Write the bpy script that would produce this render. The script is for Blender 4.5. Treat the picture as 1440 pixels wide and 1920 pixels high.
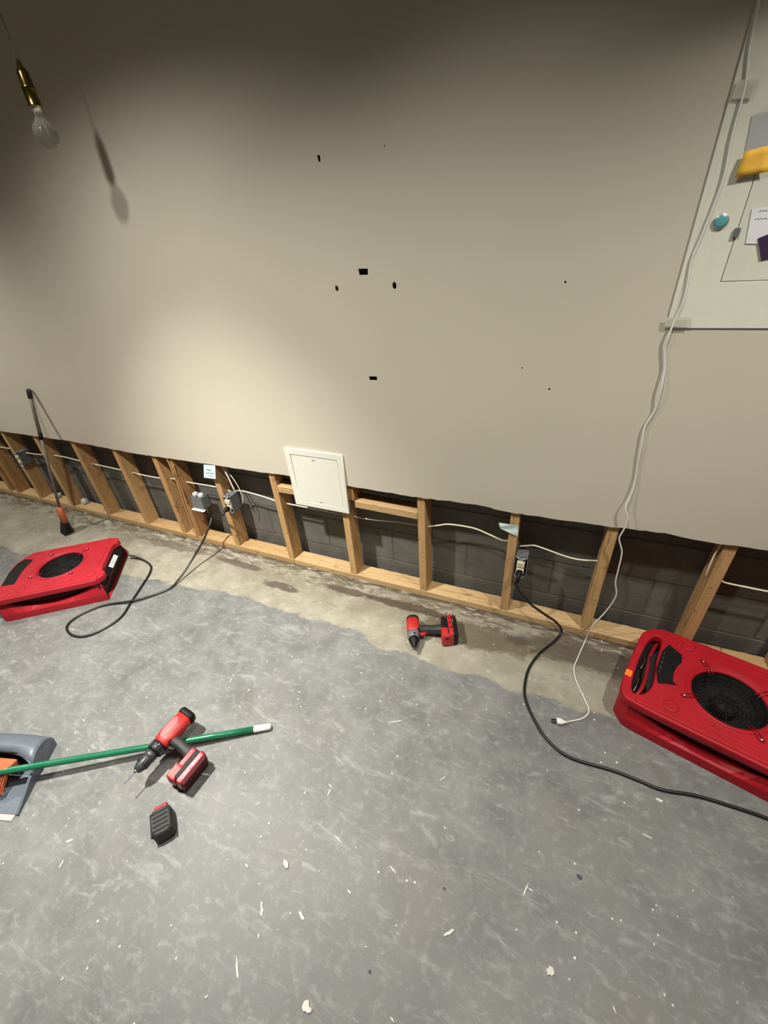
import bpy, bmesh, math, random
from mathutils import Vector, Matrix, Euler
random.seed(7)
for o in list(bpy.data.objects): bpy.data.objects.remove(o)
SC = bpy.context.scene
COL = SC.collection
R = math.radians

# ------------------------------------------------------------------ camera
FPX = 784.97
YAW, PITCH, ROLL = -0.449809, 0.580429, -0.083689
CAM = Vector((1.38625, -1.51920, 1.60354))
def basis():
    cy, sy, cp, sp = math.cos(YAW), math.sin(YAW), math.cos(PITCH), math.sin(PITCH)
    f = Vector((sy*cp, cy*cp, -sp)); r = Vector((cy, -sy, 0)); u = r.cross(f)
    c, s = math.cos(ROLL), math.sin(ROLL)
    return f, c*r + s*u, -s*r + c*u
CF, CR, CU = basis()
cd = bpy.data.cameras.new('camera'); cam = bpy.data.objects.new('camera', cd); COL.objects.link(cam)
m = Matrix((( CR.x, CU.x, -CF.x, CAM.x), (CR.y, CU.y, -CF.y, CAM.y), (CR.z, CU.z, -CF.z, CAM.z), (0,0,0,1)))
cam.matrix_world = m
cd.sensor_fit = 'VERTICAL'; cd.sensor_height = 36; cd.sensor_width = 27; cd.lens = FPX/1920*36
cd.clip_start = 0.02
SC.camera = cam

# ------------------------------------------------------------------ world, lights, exposure
w = bpy.data.worlds.new('world'); SC.world = w; w.use_nodes = True
w.node_tree.nodes['Background'].inputs[0].default_value = (0.9, 0.95, 1.0, 1)
w.node_tree.nodes['Background'].inputs[1].default_value = 0.05
SC.view_settings.view_transform = 'Standard'; SC.view_settings.look = 'None'
SC.view_settings.gamma = 1; SC.view_settings.use_curve_mapping = False
SC.view_settings.exposure = 0.12
LIGHTS = [  # x, y, z, watts, cone degrees, blend, radius, colour, tilt towards the wall, turn
    (-2.40, -0.95, 2.60, 158, 132, 1.0, 0.045, (1.0, 0.965, 0.87), 2, 0),
    (-0.16, -1.10, 2.60, 165, 138, 1.0, 0.045, (1.0, 0.97, 0.88), 0, 0),
    (-0.16, -1.10, 2.60, 390,  72, 1.0, 0.045, (1.0, 0.97, 0.88), 8.5, 0),  # narrow spot added in the same fixture, concentrates light on the floor
    ( 1.05, -1.05, 2.60,  80, 114, 1.0, 0.045, (1.0, 0.965, 0.87), 7, 0),  # added lamp, fills the wall between its neighbours
    ( 2.35, -0.85, 2.71, 155, 118, 1.0, 0.045, (1.0, 0.965, 0.87), 3, 0),
]
for i, (x, y, z, e, ang, bl, rad, colr, tilt, turn) in enumerate(LIGHTS):
    ld = bpy.data.lights.new('lamp_or_fill_light', 'SPOT'); ld.energy = e; ld.spot_size = R(ang); ld.spot_blend = bl
    ld.shadow_soft_size = rad; ld.color = colr
    lo = bpy.data.objects.new('lamp_or_fill_light', ld); lo.location = (x, y, z); COL.objects.link(lo)
    lo.rotation_euler = (R(tilt), 0, R(turn))

# ------------------------------------------------------------------ pixel to place helpers (points on real planes)
def ray(px, py): return CF + (px-720)/FPX*CR - (py-960)/FPX*CU
def W(px, py, Y=-0.0127):
    d = ray(px, py); return CAM + d*((Y-CAM.y)/d.y)
def F(px, py, z=0.0):
    d = ray(px, py); return CAM + d*((z-CAM.z)/d.z)
def X(px, py, x):
    d = ray(px, py); return CAM + d*((x-CAM.x)/d.x)

# ------------------------------------------------------------------ materials
def new_mat(name):
    mt = bpy.data.materials.new(name); mt.use_nodes = True
    nt = mt.node_tree; return mt, nt, nt.nodes['Principled BSDF']
def N(nt, typ, **kw):
    n = nt.nodes.new(typ)
    for k, v in kw.items(): setattr(n, k, v)
    return n
def ramp(nt, fac, stops):
    r = N(nt, 'ShaderNodeValToRGB'); cr = r.color_ramp
    while len(cr.elements) < len(stops): cr.elements.new(0.5)
    for e, (p, c) in zip(cr.elements, stops):
        e.position = p; e.color = (c[0], c[1], c[2], 1) if hasattr(c, '__len__') else (c, c, c, 1)
    nt.links.new(fac, r.inputs[0]); return r.outputs[0]
def mix(nt, fac, a, b, mode='MIX'):
    mx = N(nt, 'ShaderNodeMix', data_type='RGBA', blend_type=mode)
    for s, v in ((0, fac), (6, a), (7, b)):
        if isinstance(v, (int, float)): mx.inputs[s].default_value = v
        elif isinstance(v, (tuple, list)): mx.inputs[s].default_value = (*v[:3], 1)
        else: nt.links.new(v, mx.inputs[s])
    return mx.outputs[2]
def math_(nt, op, a, b=None, clamp=False):
    n = N(nt, 'ShaderNodeMath', operation=op, use_clamp=clamp)
    for s, v in ((0, a), (1, b)):
        if v is None: continue
        if isinstance(v, (int, float)): n.inputs[s].default_value = v
        else: nt.links.new(v, n.inputs[s])
    return n.outputs[0]
def noise(nt, coord, scale, detail=4, rough=0.55, stretch=(1,1,1), rot=(0,0,0), dist=0.0):
    mp = N(nt, 'ShaderNodeMapping'); mp.inputs['Scale'].default_value = stretch; mp.inputs['Rotation'].default_value = rot
    nt.links.new(coord, mp.inputs[0])
    n = N(nt, 'ShaderNodeTexNoise'); n.inputs['Scale'].default_value = scale; n.inputs['Detail'].default_value = detail
    n.inputs['Roughness'].default_value = rough; n.inputs['Distortion'].default_value = dist
    nt.links.new(mp.outputs[0], n.inputs['Vector']); return n.outputs[0]
def geo(nt): return N(nt, 'ShaderNodeNewGeometry').outputs['Position']
def objc(nt): return N(nt, 'ShaderNodeTexCoord').outputs['Object']
def bump(nt, bs, h, strength=0.3, dist=0.01):
    b = N(nt, 'ShaderNodeBump'); b.inputs['Strength'].default_value = strength; b.inputs['Distance'].default_value = dist
    nt.links.new(h, b.inputs['Height']); nt.links.new(b.outputs[0], bs.inputs['Normal'])
def simple(name, col, rough=0.5, metal=0.0, var=0.12, scale=30, bmp=0.0, spec=None, trans=0.0, ior=1.45, alpha=None):
    mt, nt, bs = new_mat(name)
    c = objc(nt); n = noise(nt, c, scale)
    a = tuple(max(0, v*(1-var)) for v in col); b = tuple(min(1, v*(1+var)) for v in col)
    nt.links.new(ramp(nt, n, [(0.3, a), (0.7, b)]), bs.inputs['Base Color'])
    bs.inputs['Roughness'].default_value = rough; bs.inputs['Metallic'].default_value = metal
    if spec is not None: bs.inputs['Specular IOR Level'].default_value = spec
    if trans: bs.inputs['Transmission Weight'].default_value = trans; bs.inputs['IOR'].default_value = ior
    if alpha is not None: bs.inputs['Alpha'].default_value = alpha
    if bmp: bump(nt, bs, noise(nt, c, scale*6), bmp, 0.001)
    return mt

def mat_drywall():
    mt, nt, bs = new_mat('painted_drywall'); p = geo(nt)
    n = noise(nt, p, 1.2, 3)
    c = ramp(nt, n, [(0.3, (0.52, 0.478, 0.39)), (0.7, (0.56, 0.515, 0.425))])
    nt.links.new(c, bs.inputs['Base Color']); bs.inputs['Roughness'].default_value = 0.62
    bs.inputs['Specular IOR Level'].default_value = 0.3
    bump(nt, bs, noise(nt, p, 160, 3), 0.12, 0.001); return mt
def mat_wood(name, axis, base, dark, red=0.0):
    mt, nt, bs = new_mat(name); p = geo(nt)
    st = {'x': (0.6, 14, 14), 'z': (14, 14, 0.6)}[axis]
    g = noise(nt, p, 6, 6, 0.6, st, dist=0.6)
    oi = N(nt, 'ShaderNodeObjectInfo').outputs['Random']
    c = ramp(nt, g, [(0.25, dark), (0.5, base), (0.8, tuple(v*1.18 for v in base))])
    c = mix(nt, math_(nt, 'MULTIPLY', oi, 0.55), c, tuple(v*f for v, f in zip(base, (0.80, 0.70, 0.60))))
    d = ramp(nt, noise(nt, p, 5, 4, 0.6, (3, 3, 3) if axis == 'z' else (2.2, 6, 6)), [(0.60, 0.0), (0.72, 1.0)])
    c = mix(nt, math_(nt, 'MULTIPLY', d, 0.60), c, tuple(v*0.35 for v in dark))
    sp = ramp(nt, noise(nt, p, 55, 2), [(0.66, 0.0), (0.72, 1.0)])
    c = mix(nt, math_(nt, 'MULTIPLY', sp, 0.6), c, (0.05, 0.03, 0.02))
    nt.links.new(c, bs.inputs['Base Color']); bs.inputs['Roughness'].default_value = 0.7
    bs.inputs['Specular IOR Level'].default_value = 0.25
    bump(nt, bs, g, 0.3, 0.003); return mt
def mat_block():
    mt, nt, bs = new_mat('concrete_block'); p = geo(nt)
    n = noise(nt, p, 9, 6, 0.65); oi = N(nt, 'ShaderNodeObjectInfo').outputs['Random']
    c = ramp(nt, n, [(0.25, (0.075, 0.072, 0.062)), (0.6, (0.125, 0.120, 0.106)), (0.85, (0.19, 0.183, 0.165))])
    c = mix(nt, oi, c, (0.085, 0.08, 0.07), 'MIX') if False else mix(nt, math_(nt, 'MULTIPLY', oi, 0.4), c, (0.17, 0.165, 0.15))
    w = ramp(nt, noise(nt, p, 26, 4), [(0.68, 0.0), (0.76, 1.0)])
    c = mix(nt, math_(nt, 'MULTIPLY', w, 0.25), c, (0.3, 0.3, 0.29))
    nt.links.new(c, bs.inputs['Base Color']); bs.inputs['Roughness'].default_value = 0.85
    bump(nt, bs, noise(nt, p, 90, 5), 0.5, 0.003); return mt
def mat_floor():
    mt, nt, bs = new_mat('worn_concrete'); p = geo(nt)
    sep = N(nt, 'ShaderNodeSeparateXYZ'); nt.links.new(p, sep.inputs[0]); x, y = sep.outputs[0], sep.outputs[1]
    # grey worn paint
    big = noise(nt, p, 2.2, 5, 0.6); med = noise(nt, p, 9, 6, 0.62, dist=0.5)
    c = ramp(nt, big, [(0.30, (0.092, 0.095, 0.095)), (0.5, (0.142, 0.145, 0.143)), (0.72, (0.215, 0.215, 0.208))])
    c = mix(nt, 0.55, c, ramp(nt, med, [(0.25, (0.105, 0.109, 0.108)), (0.75, (0.235, 0.235, 0.228))]))
    # trowelled whitish smears
    for rz, sc, lo, amt in ((0.30, 5.0, 0.56, 0.45), (1.9, 6.0, 0.60, 0.38), (0.75, 15.0, 0.58, 0.5)):
        s = ramp(nt, noise(nt, p, sc, 7, 0.68, (1, 3.2, 1), (0, 0, rz), 0.9), [(lo, 0.0), (lo+0.14, 1.0)])
        c = mix(nt, math_(nt, 'MULTIPLY', s, amt), c, (0.38, 0.385, 0.375))
    # brown-ish dim patches
    b = ramp(nt, noise(nt, p, 3.1, 3, 0.5), [(0.55, 0.0), (0.75, 1.0)])
    c = mix(nt, math_(nt, 'MULTIPLY', b, 0.35), c, (0.185, 0.165, 0.14))
    # finer blotches
    fb = ramp(nt, noise(nt, p, 34, 5, 0.7), [(0.52, 0.0), (0.70, 1.0)])
    c = mix(nt, math_(nt, 'MULTIPLY', fb, 0.35), c, (0.36, 0.36, 0.34))
    # bare tan strip along the wall, where a base plate of another wall stood
    edge = math_(nt, 'MULTIPLY', math_(nt, 'SUBTRACT', noise(nt, p, 7, 5, 0.6), 0.5), 0.10)
    stepx = N(nt, 'ShaderNodeMapRange'); nt.links.new(x, stepx.inputs[0])
    stepx.inputs[1].default_value = 0.66; stepx.inputs[2].default_value = 0.72; stepx.inputs[3].default_value = 0.338; stepx.inputs[4].default_value = 0.385
    lft = N(nt, 'ShaderNodeMapRange'); nt.links.new(x, lft.inputs[0])
    lft.inputs[1].default_value = -0.2; lft.inputs[2].default_value = -1.6; lft.inputs[3].default_value = 0.0; lft.inputs[4].default_value = 0.17
    yy = math_(nt, 'ADD', math_(nt, 'ADD', y, math_(nt, 'ADD', stepx.outputs[0], lft.outputs[0])), edge)
    strip = N(nt, 'ShaderNodeMapRange'); nt.links.new(yy, strip.inputs[0])
    strip.inputs[1].default_value = -0.006; strip.inputs[2].default_value = 0.006
    tan = ramp(nt, noise(nt, p, 6, 6, 0.65), [(0.25, (0.205, 0.186, 0.142)), (0.55, (0.305, 0.284, 0.225)), (0.8, (0.40, 0.382, 0.318))])
    wh = ramp(nt, noise(nt, p, 16, 5, 0.65, (1, 2.2, 1), (0, 0, 0.15), 0.6), [(0.58, 0.0), (0.72, 1.0)])
    tan = mix(nt, math_(nt, 'MULTIPLY', wh, 0.5), tan, (0.52, 0.51, 0.46))
    # damp brown and grey marks close to the plate
    near = N(nt, 'ShaderNodeMapRange'); nt.links.new(math_(nt, 'ADD', y, math_(nt, 'MULTIPLY', edge, 2.2)), near.inputs[0])
    near.inputs[1].default_value = -0.17; near.inputs[2].default_value = -0.055
    st = ramp(nt, noise(nt, p, 7, 6, 0.68, (1, 3.2, 1), (0, 0, 0.05), 1.2), [(0.44, 0.0), (0.56, 1.0)])
    tan = mix(nt, math_(nt, 'MULTIPLY', math_(nt, 'MULTIPLY', near.outputs[0], st), 0.85), tan, (0.10, 0.072, 0.05))
    wet = N(nt, 'ShaderNodeMapRange'); nt.links.new(math_(nt, 'ADD', y, math_(nt, 'MULTIPLY', edge, 3)), wet.inputs[0])
    wet.inputs[1].default_value = -0.24; wet.inputs[2].default_value = -0.19
    wx = ramp(nt, noise(nt, p, 1.9, 2, 0.4), [(0.48, 0.0), (0.56, 1.0)])
    tan = mix(nt, math_(nt, 'MULTIPLY', math_(nt, 'MULTIPLY', wet.outputs[0], wx), 0.35), tan, (0.16, 0.14, 0.09))
    sm = ramp(nt, noise(nt, p, 10, 5, 0.7, (1, 2.6, 1), (0, 0, -0.1), 1.0), [(0.59, 0.0), (0.68, 1.0)])
    tan = mix(nt, math_(nt, 'MULTIPLY', sm, 0.6), tan, (0.17, 0.13, 0.105))
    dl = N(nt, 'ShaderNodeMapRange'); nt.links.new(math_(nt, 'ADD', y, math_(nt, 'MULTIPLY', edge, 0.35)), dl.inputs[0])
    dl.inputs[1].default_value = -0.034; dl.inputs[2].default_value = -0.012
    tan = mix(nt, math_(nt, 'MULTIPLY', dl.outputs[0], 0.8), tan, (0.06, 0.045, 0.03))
    ws = ramp(nt, noise(nt, p, 11, 6, 0.7, (1, 4.5, 1), (0, 0, 0.05), 0.8), [(0.54, 0.0), (0.62, 1.0)])
    tan = mix(nt, math_(nt, 'MULTIPLY', math_(nt, 'MULTIPLY', near.outputs[0], ws), 0.55), tan, (0.50, 0.48, 0.43))
    wob = math_(nt, 'MULTIPLY', math_(nt, 'SUBTRACT', noise(nt, p, 9, 6, 0.7, (1, 2, 1)), 0.5), 2.4)
    for (sx_, sy_, ra, rb, cl, am) in ((1.17, -.165, .24, .060, (.15, .125, .075), .65), (1.64, -.12, .30, .055, (.11, .085, .06), .6), (.06, -.19, .10, .022, (.13, .10, .08), .7),
                                       (.42, -.10, .13, .020, (.12, .085, .065), .7), (.80, -.10, .22, .022, (.10, .07, .05), .75), (-.90, -.10, .22, .030, (.15, .12, .10), .5), (-.30, -.11, .15, .02, (.12, .09, .07), .6)):
        ux = math_(nt, 'DIVIDE', math_(nt, 'SUBTRACT', x, sx_), ra); uy = math_(nt, 'DIVIDE', math_(nt, 'SUBTRACT', y, sy_), rb)
        dd = math_(nt, 'ADD', math_(nt, 'SQRT', math_(nt, 'ADD', math_(nt, 'MULTIPLY', ux, ux), math_(nt, 'MULTIPLY', uy, uy))), wob)
        tan = mix(nt, math_(nt, 'MULTIPLY', ramp(nt, math_(nt, 'MULTIPLY', dd, 0.6), [(0.60, 1.0), (0.80, 0.0)]), min(.9, am*1.25)), tan, tuple(v*.7 for v in cl))
    c = mix(nt, strip.outputs[0], c, tan)
    # tiny white paint flecks
    v = N(nt, 'ShaderNodeTexVoronoi'); v.inputs['Scale'].default_value = 26; nt.links.new(p, v.inputs['Vector'])
    gate = ramp(nt, noise(nt, p, 3.3, 3), [(0.46, 0.0), (0.60, 1.0)])
    fl = ramp(nt, v.outputs['Distance'], [(0.05, 1.0), (0.09, 0.0)])
    c = mix(nt, math_(nt, 'MULTIPLY', fl, gate), c, (0.80, 0.79, 0.75))
    nt.links.new(c, bs.inputs['Base Color'])
    nt.links.new(ramp(nt, med, [(0.3, 0.42), (0.7, 0.62)]), bs.inputs['Roughness'])
    bs.inputs['Specular IOR Level'].default_value = 0.35
    h = math_(nt, 'ADD', noise(nt, p, 40, 6, 0.65), math_(nt, 'MULTIPLY', strip.outputs[0], -0.6))
    bump(nt, bs, h, 0.25, 0.004); return mt

M = dict(
    drywall=mat_drywall(), floor=mat_floor(), block=mat_block(),
    stud=mat_wood('pine_stud', 'z', (0.52, 0.325, 0.150), (0.28, 0.150, 0.062)),
    oldstud=mat_wood('old_pine_stud', 'z', (0.40, 0.22, 0.09), (0.16, 0.07, 0.03)),
    plate=mat_wood('pine_plate', 'x', (0.52, 0.355, 0.18), (0.28, 0.165, 0.075)),
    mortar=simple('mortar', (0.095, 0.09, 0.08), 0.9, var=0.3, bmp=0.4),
    ceil=simple('ceiling_paint', (0.40, 0.37, 0.31), 0.9),
    roomwall=simple('room_paint', (0.45, 0.42, 0.35), 0.8),
    white=simple('white_enamel', (0.70, 0.685, 0.60), 0.35, var=0.03),
    panelw=simple('panel_enamel', (0.66, 0.66, 0.56), 0.38, var=0.03),
    paneldoor=simple('panel_door_enamel', (0.63, 0.63, 0.535), 0.38, var=0.03),
    seam=simple('dark_seam', (0.20, 0.18, 0.14), 0.8),
    red=simple('red_polyethylene', (0.38, 0.007, 0.016), 0.52, var=0.10, scale=9, bmp=0.05, spec=0.35),
    redl=simple('faded_red_polyethylene', (0.36, 0.012, 0.022), 0.52, var=0.10, scale=9, bmp=0.05, spec=0.35),
    redtool=simple('red_tool_shell', (0.44, 0.020, 0.018), 0.42, var=0.06, scale=20),
    redtool2=simple('deep_red_tool_shell', (0.27, 0.006, 0.014), 0.33, var=0.06, scale=20),
    black=simple('black_plastic', (0.006, 0.006, 0.0065), 0.55, var=0.2, bmp=0.1, spec=0.25),
    rubber=simple('black_rubber', (0.02, 0.02, 0.021), 0.6, var=0.2, bmp=0.2),
    dark=simple('black_and_cavity_shade', (0.004, 0.003, 0.003), 0.8),  # near-black paints the shade inside openings, and colours black parts
    cord=simple('black_cord_jacket', (0.010, 0.010, 0.010), 0.38),
    wcord=simple('white_cord_jacket', (0.72, 0.71, 0.67), 0.4, var=0.04),
    romex=simple('cream_cable_jacket', (0.74, 0.68, 0.52), 0.45, var=0.06),
    greytool=simple('grey_tool_plastic', (0.12, 0.13, 0.135), 0.45),
    maroon=simple('maroon_battery_shell', (0.060, 0.003, 0.007), 0.6, spec=0.2),
    chuck=simple('dark_chuck', (0.035, 0.038, 0.04), 0.4, var=0.15),
    steel=simple('bright_steel', (0.75, 0.75, 0.76), 0.22, 1.0, var=0.05),
    bluebit=simple('blue_tinted_steel', (0.22, 0.22, 0.42), 0.3, 0.9),
    jbox=simple('grey_box_plastic', (0.13, 0.14, 0.145), 0.5, var=0.1),
    ivory=simple('ivory_plastic', (0.72, 0.66, 0.46), 0.4, var=0.05),
    brass=simple('aged_brass', (0.22, 0.17, 0.055), 0.22, 1.0, var=0.2),
    blue=simple('pale_blue_tape', (0.60, 0.74, 0.76), 0.6, var=0.05),
    ink=simple('dark_ink', (0.05, 0.08, 0.09), 0.7),
    yellow=simple('yellow_paper', (0.85, 0.48, 0.05), 0.7, var=0.05),
    paper=simple('white_paper', (0.70, 0.71, 0.74), 0.7, var=0.03),
    purple=simple('dark_purple_paper', (0.030, 0.012, 0.050), 0.6),
    teal=simple('teal_enamel', (0.10, 0.33, 0.34), 0.25, var=0.06),
    chrome=simple('satin_chrome', (0.60, 0.62, 0.62), 0.3, 0.8, var=0.04),
    tape=simple('translucent_tape', (0.62, 0.61, 0.52), 0.45, var=0.05, alpha=0.55),
    film=simple('translucent_sleeve', (0.56, 0.57, 0.58), 0.4, var=0.05, alpha=0.6),
    green=simple('green_painted_pole', (0.010, 0.135, 0.065), 0.25, var=0.15, scale=14),
    whitegrip=simple('worn_white_plastic', (0.72, 0.69, 0.63), 0.5, var=0.08),
    pan=simple('slate_grey_plastic', (0.105, 0.125, 0.155), 0.42, var=0.10, scale=12),
    pink=simple('pink_rubber_lip', (0.72, 0.42, 0.40), 0.6),
    orange=simple('orange_plastic', (0.50, 0.12, 0.05), 0.5, var=0.1),
    orsticker=simple('orange_sticker', (0.90, 0.20, 0.02), 0.5, var=0.05),
    bristle=simple('black_bristles', (0.012, 0.011, 0.010), 0.8, var=0.3),
    obristle=simple('orange_bristles', (0.42, 0.10, 0.04), 0.7, var=0.3),
    polegrey=simple('grey_brown_pole', (0.16, 0.14, 0.12), 0.4, var=0.1),
    plaster=simple('white_plaster', (0.62, 0.61, 0.56), 0.8, var=0.06),
    bluechip=simple('blue_black_chip', (0.06, 0.075, 0.10), 0.7),
    foil=simple('crumpled_clear_plastic', (0.62, 0.64, 0.66), 0.2, var=0.2, alpha=0.75),
)
mt, nt, bs = new_mat('clear_glass')
bs.inputs['Base Color'].default_value = (1, 1, 1, 1); bs.inputs['Roughness'].default_value = 0.0
bs.inputs['Transmission Weight'].default_value = 1.0; bs.inputs['IOR'].default_value = 1.45; bs.inputs['Alpha'].default_value = 0.35
M['glass'] = mt

# ------------------------------------------------------------------ mesh helpers
def link(name, me, mat, parent=None, loc=None, rot=None, smooth=False):
    if mat is not None: me.materials.clear(); me.materials.append(M[mat] if isinstance(mat, str) else mat)
    if smooth:
        for p in me.polygons: p.use_smooth = True
    o = bpy.data.objects.new(name, me); COL.objects.link(o)
    if parent is not None: o.parent = parent
    if loc is not None: o.location = loc
    if rot is not None: o.rotation_euler = rot
    return o
def from_bm(name, bm):
    me = bpy.data.meshes.new(name); bmesh.ops.recalc_face_normals(bm, faces=bm.faces); bm.to_mesh(me); bm.free(); return me
def box_bm(bm, c, s, bev=0.0, rot=None, seg=2):
    t = bmesh.new(); bmesh.ops.create_cube(t, size=1.0)
    for v in t.verts: v.co = Vector((v.co.x*s[0], v.co.y*s[1], v.co.z*s[2]))
    if bev > 0: bmesh.ops.bevel(t, geom=list(t.edges), offset=min(bev, min(s)*0.45), segments=seg, profile=0.6, affect='EDGES')
    mt_ = Matrix.Translation(Vector(c)) @ (Euler(rot).to_matrix().to_4x4() if rot is not None else Matrix.Identity(4))
    for v in t.verts: v.co = mt_ @ v.co
    me = bpy.data.meshes.new('tmp'); t.to_mesh(me); t.free(); bm.from_mesh(me); bpy.data.meshes.remove(me)
def box(name, c, s, mat, parent=None, bev=0.0, rot=None, seg=2, smooth=False):
    bm = bmesh.new(); box_bm(bm, c, s, bev, rot, seg); return link(name, from_bm(name, bm), mat, parent, smooth=smooth)
def smooth_pts(pts, n=5):
    P = [Vector(p) for p in pts]; out = []
    for i in range(len(P)-1):
        p0 = P[max(i-1, 0)]; p1 = P[i]; p2 = P[i+1]; p3 = P[min(i+2, len(P)-1)]
        for k in range(n):
            t = k/n
            out.append(0.5*((2*p1) + (p2-p0)*t + (2*p0-5*p1+4*p2-p3)*t*t + (3*p1-p0-3*p2+p3)*t**3))
    out.append(P[-1]); return out
def tube_bm(bm, pts, r, sides=8, flat=1.0, closed=False):
    pts = [Vector(p) for p in pts]; n = len(pts); rings = []; up = None
    for i, p in enumerate(pts):
        if closed: t = pts[(i+1) % n]-pts[i-1]
        else: t = pts[min(i+1, n-1)]-pts[max(i-1, 0)]
        t.normalize()
        if up is None:
            a = Vector((0, 0, 1)) if abs(t.z) < 0.9 else Vector((1, 0, 0)); up = (a - t*a.dot(t)).normalized()
        else: up = (up - t*up.dot(t)).normalized()
        s = t.cross(up); rr = r[i] if isinstance(r, (list, tuple)) else r
        rings.append([bm.verts.new(p + (up*math.sin(2*math.pi*k/sides)*flat + s*math.cos(2*math.pi*k/sides))*rr) for k in range(sides)])
    for i in range(n if closed else n-1):
        a, b = rings[i], rings[(i+1) % n]
        for k in range(sides): bm.faces.new((a[k], a[(k+1) % sides], b[(k+1) % sides], b[k]))
    if not closed: bm.faces.new(rings[0][::-1]); bm.faces.new(rings[-1])
def tube(name, pts, r, mat, parent=None, sides=8, n=5, flat=1.0):
    bm = bmesh.new(); tube_bm(bm, smooth_pts(pts, n) if n > 1 else pts, r, sides, flat)
    return link(name, from_bm(name, bm), mat, parent, smooth=True)
def loft_bm(bm, secs, sides=20):
    """secs: (centre, axis_u vector, axis_v vector, exponent)"""
    rings = []
    for c, u, v, e in secs:
        c, u, v = Vector(c), Vector(u), Vector(v); ring = []
        for k in range(sides):
            a = 2*math.pi*(k+0.5)/sides; ca, sa = math.cos(a), math.sin(a)
            ring.append(bm.verts.new(c + u*math.copysign(abs(ca)**(2/e), ca) + v*math.copysign(abs(sa)**(2/e), sa)))
        rings.append(ring)
    for a, b in zip(rings, rings[1:]):
        for k in range(sides): bm.faces.new((a[k], a[(k+1) % sides], b[(k+1) % sides], b[k]))
    bm.faces.new(rings[0][::-1]); bm.faces.new(rings[-1])
def loft(name, secs, mat, parent=None, sides=20, smooth=True):
    bm = bmesh.new(); loft_bm(bm, secs, sides); o = link(name, from_bm(name, bm), mat, parent)
    if smooth:
        for p in o.data.polygons: p.use_smooth = len(p.vertices) == 4
    return o
def lathe_z(name, prof, mat, parent=None, sides=24, axis=None, loc=(0,0,0)):
    """prof: (r, h) along axis direction, smooth"""
    ax = Vector(axis or (0, 0, 1)).normalized(); a = Vector((1, 0, 0)) if abs(ax.x) < 0.9 else Vector((0, 1, 0))
    u = (a - ax*a.dot(ax)).normalized(); v = ax.cross(u)
    return loft(name, [(Vector(loc)+ax*h, u*max(r, 1e-4), v*max(r, 1e-4), 2) for r, h in prof], mat, parent, sides)
def plate2d(name, outline, holes, z0, z1, bev=0.0):
    """flat plate from a polygon with holes; returns a mesh"""
    cu = bpy.data.curves.new(name, 'CURVE'); cu.dimensions = '2D'; cu.fill_mode = 'BOTH'
    for poly in [outline]+list(holes):
        s = cu.splines.new('POLY'); s.points.add(len(poly)-1); s.use_cyclic_u = True
        for pt, q in zip(s.points, poly): pt.co = (q[0], q[1], 0, 1)
    cu.extrude = (z1-z0)/2 - bev; cu.bevel_depth = bev; cu.bevel_resolution = 2; cu.offset = -bev
    o = bpy.data.objects.new(name, cu); COL.objects.link(o)
    dg = bpy.context.evaluated_depsgraph_get(); dg.update()
    me = bpy.data.meshes.new_from_object(o.evaluated_get(dg))
    bpy.data.objects.remove(o); bpy.data.curves.remove(cu)
    for v in me.vertices: v.co.z += (z0+z1)/2
    bm = bmesh.new(); bm.from_mesh(me); bmesh.ops.remove_doubles(bm, verts=bm.verts, dist=1e-5); bm.to_mesh(me); bm.free()
    me.name = name; return me
def text_mesh(body, size, depth=0.0004, space=1.0):
    cu = bpy.data.curves.new('t', 'FONT'); cu.body = body; cu.size = size; cu.extrude = depth; cu.align_x = 'CENTER'; cu.align_y = 'CENTER'
    cu.space_character = space; cu.offset = size*0.02
    o = bpy.data.objects.new('t', cu); COL.objects.link(o); dg = bpy.context.evaluated_depsgraph_get(); dg.update()
    me = bpy.data.meshes.new_from_object(o.evaluated_get(dg)); bpy.data.objects.remove(o); bpy.data.curves.remove(cu); return me
def thing(name, label, cat, loc=(0,0,0), rot=(0,0,0), group=None):
    o = bpy.data.objects.new(name, None); COL.objects.link(o); o.location = loc; o.rotation_euler = rot
    o.empty_display_size = 0.05; o['label'] = label; o['category'] = cat
    if group: o['group'] = group
    return o
def tag(o, label, cat, group=None):
    o['label'] = label; o['category'] = cat
    if group: o['group'] = group
    return o
def at_world(root, *obs):      # parts modelled in world coordinates under a root that stands at its own place
    bpy.context.view_layer.update()
    for o in obs: o.matrix_parent_inverse = root.matrix_world.inverted()
    return obs[0]
def quad_slab(name, pts, thick, mat, parent=None, sub=1, wob=0.0):
    """thin sheet from 4 corners with a real thickness along its normal"""
    P = [Vector(p) for p in pts]; nrm = (P[1]-P[0]).cross(P[3]-P[0]).normalized()
    if nrm.dot(CAM-P[0]) < 0: nrm = -nrm
    bm = bmesh.new(); g = []
    for side in (0, 1):
        rows = []
        for i in range(sub+1):
            row = []
            for j in range(sub+1):
                a, b = i/sub, j/sub; q = (P[0]*(1-a)+P[1]*a)*(1-b)+(P[3]*(1-a)+P[2]*a)*b
                q = q + nrm*(wob*math.sin(a*5+b*3)*math.sin(b*3.1))
                row.append(bm.verts.new(q + nrm*thick*side))
            rows.append(row)
        g.append(rows)
    for s in (0, 1):
        for i in range(sub):
            for j in range(sub): bm.faces.new((g[s][i][j], g[s][i+1][j], g[s][i+1][j+1], g[s][i][j+1]))
    for i in range(sub):
        for (a, b) in (((i, 0), (i+1, 0)), ((i, sub), (i+1, sub)), ((0, i), (0, i+1)), ((sub, i), (sub, i+1))):
            bm.faces.new((g[0][a[0]][a[1]], g[0][b[0]][b[1]], g[1][b[0]][b[1]], g[1][a[0]][a[1]]))
    return link(name, from_bm(name, bm), mat, parent)

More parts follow.
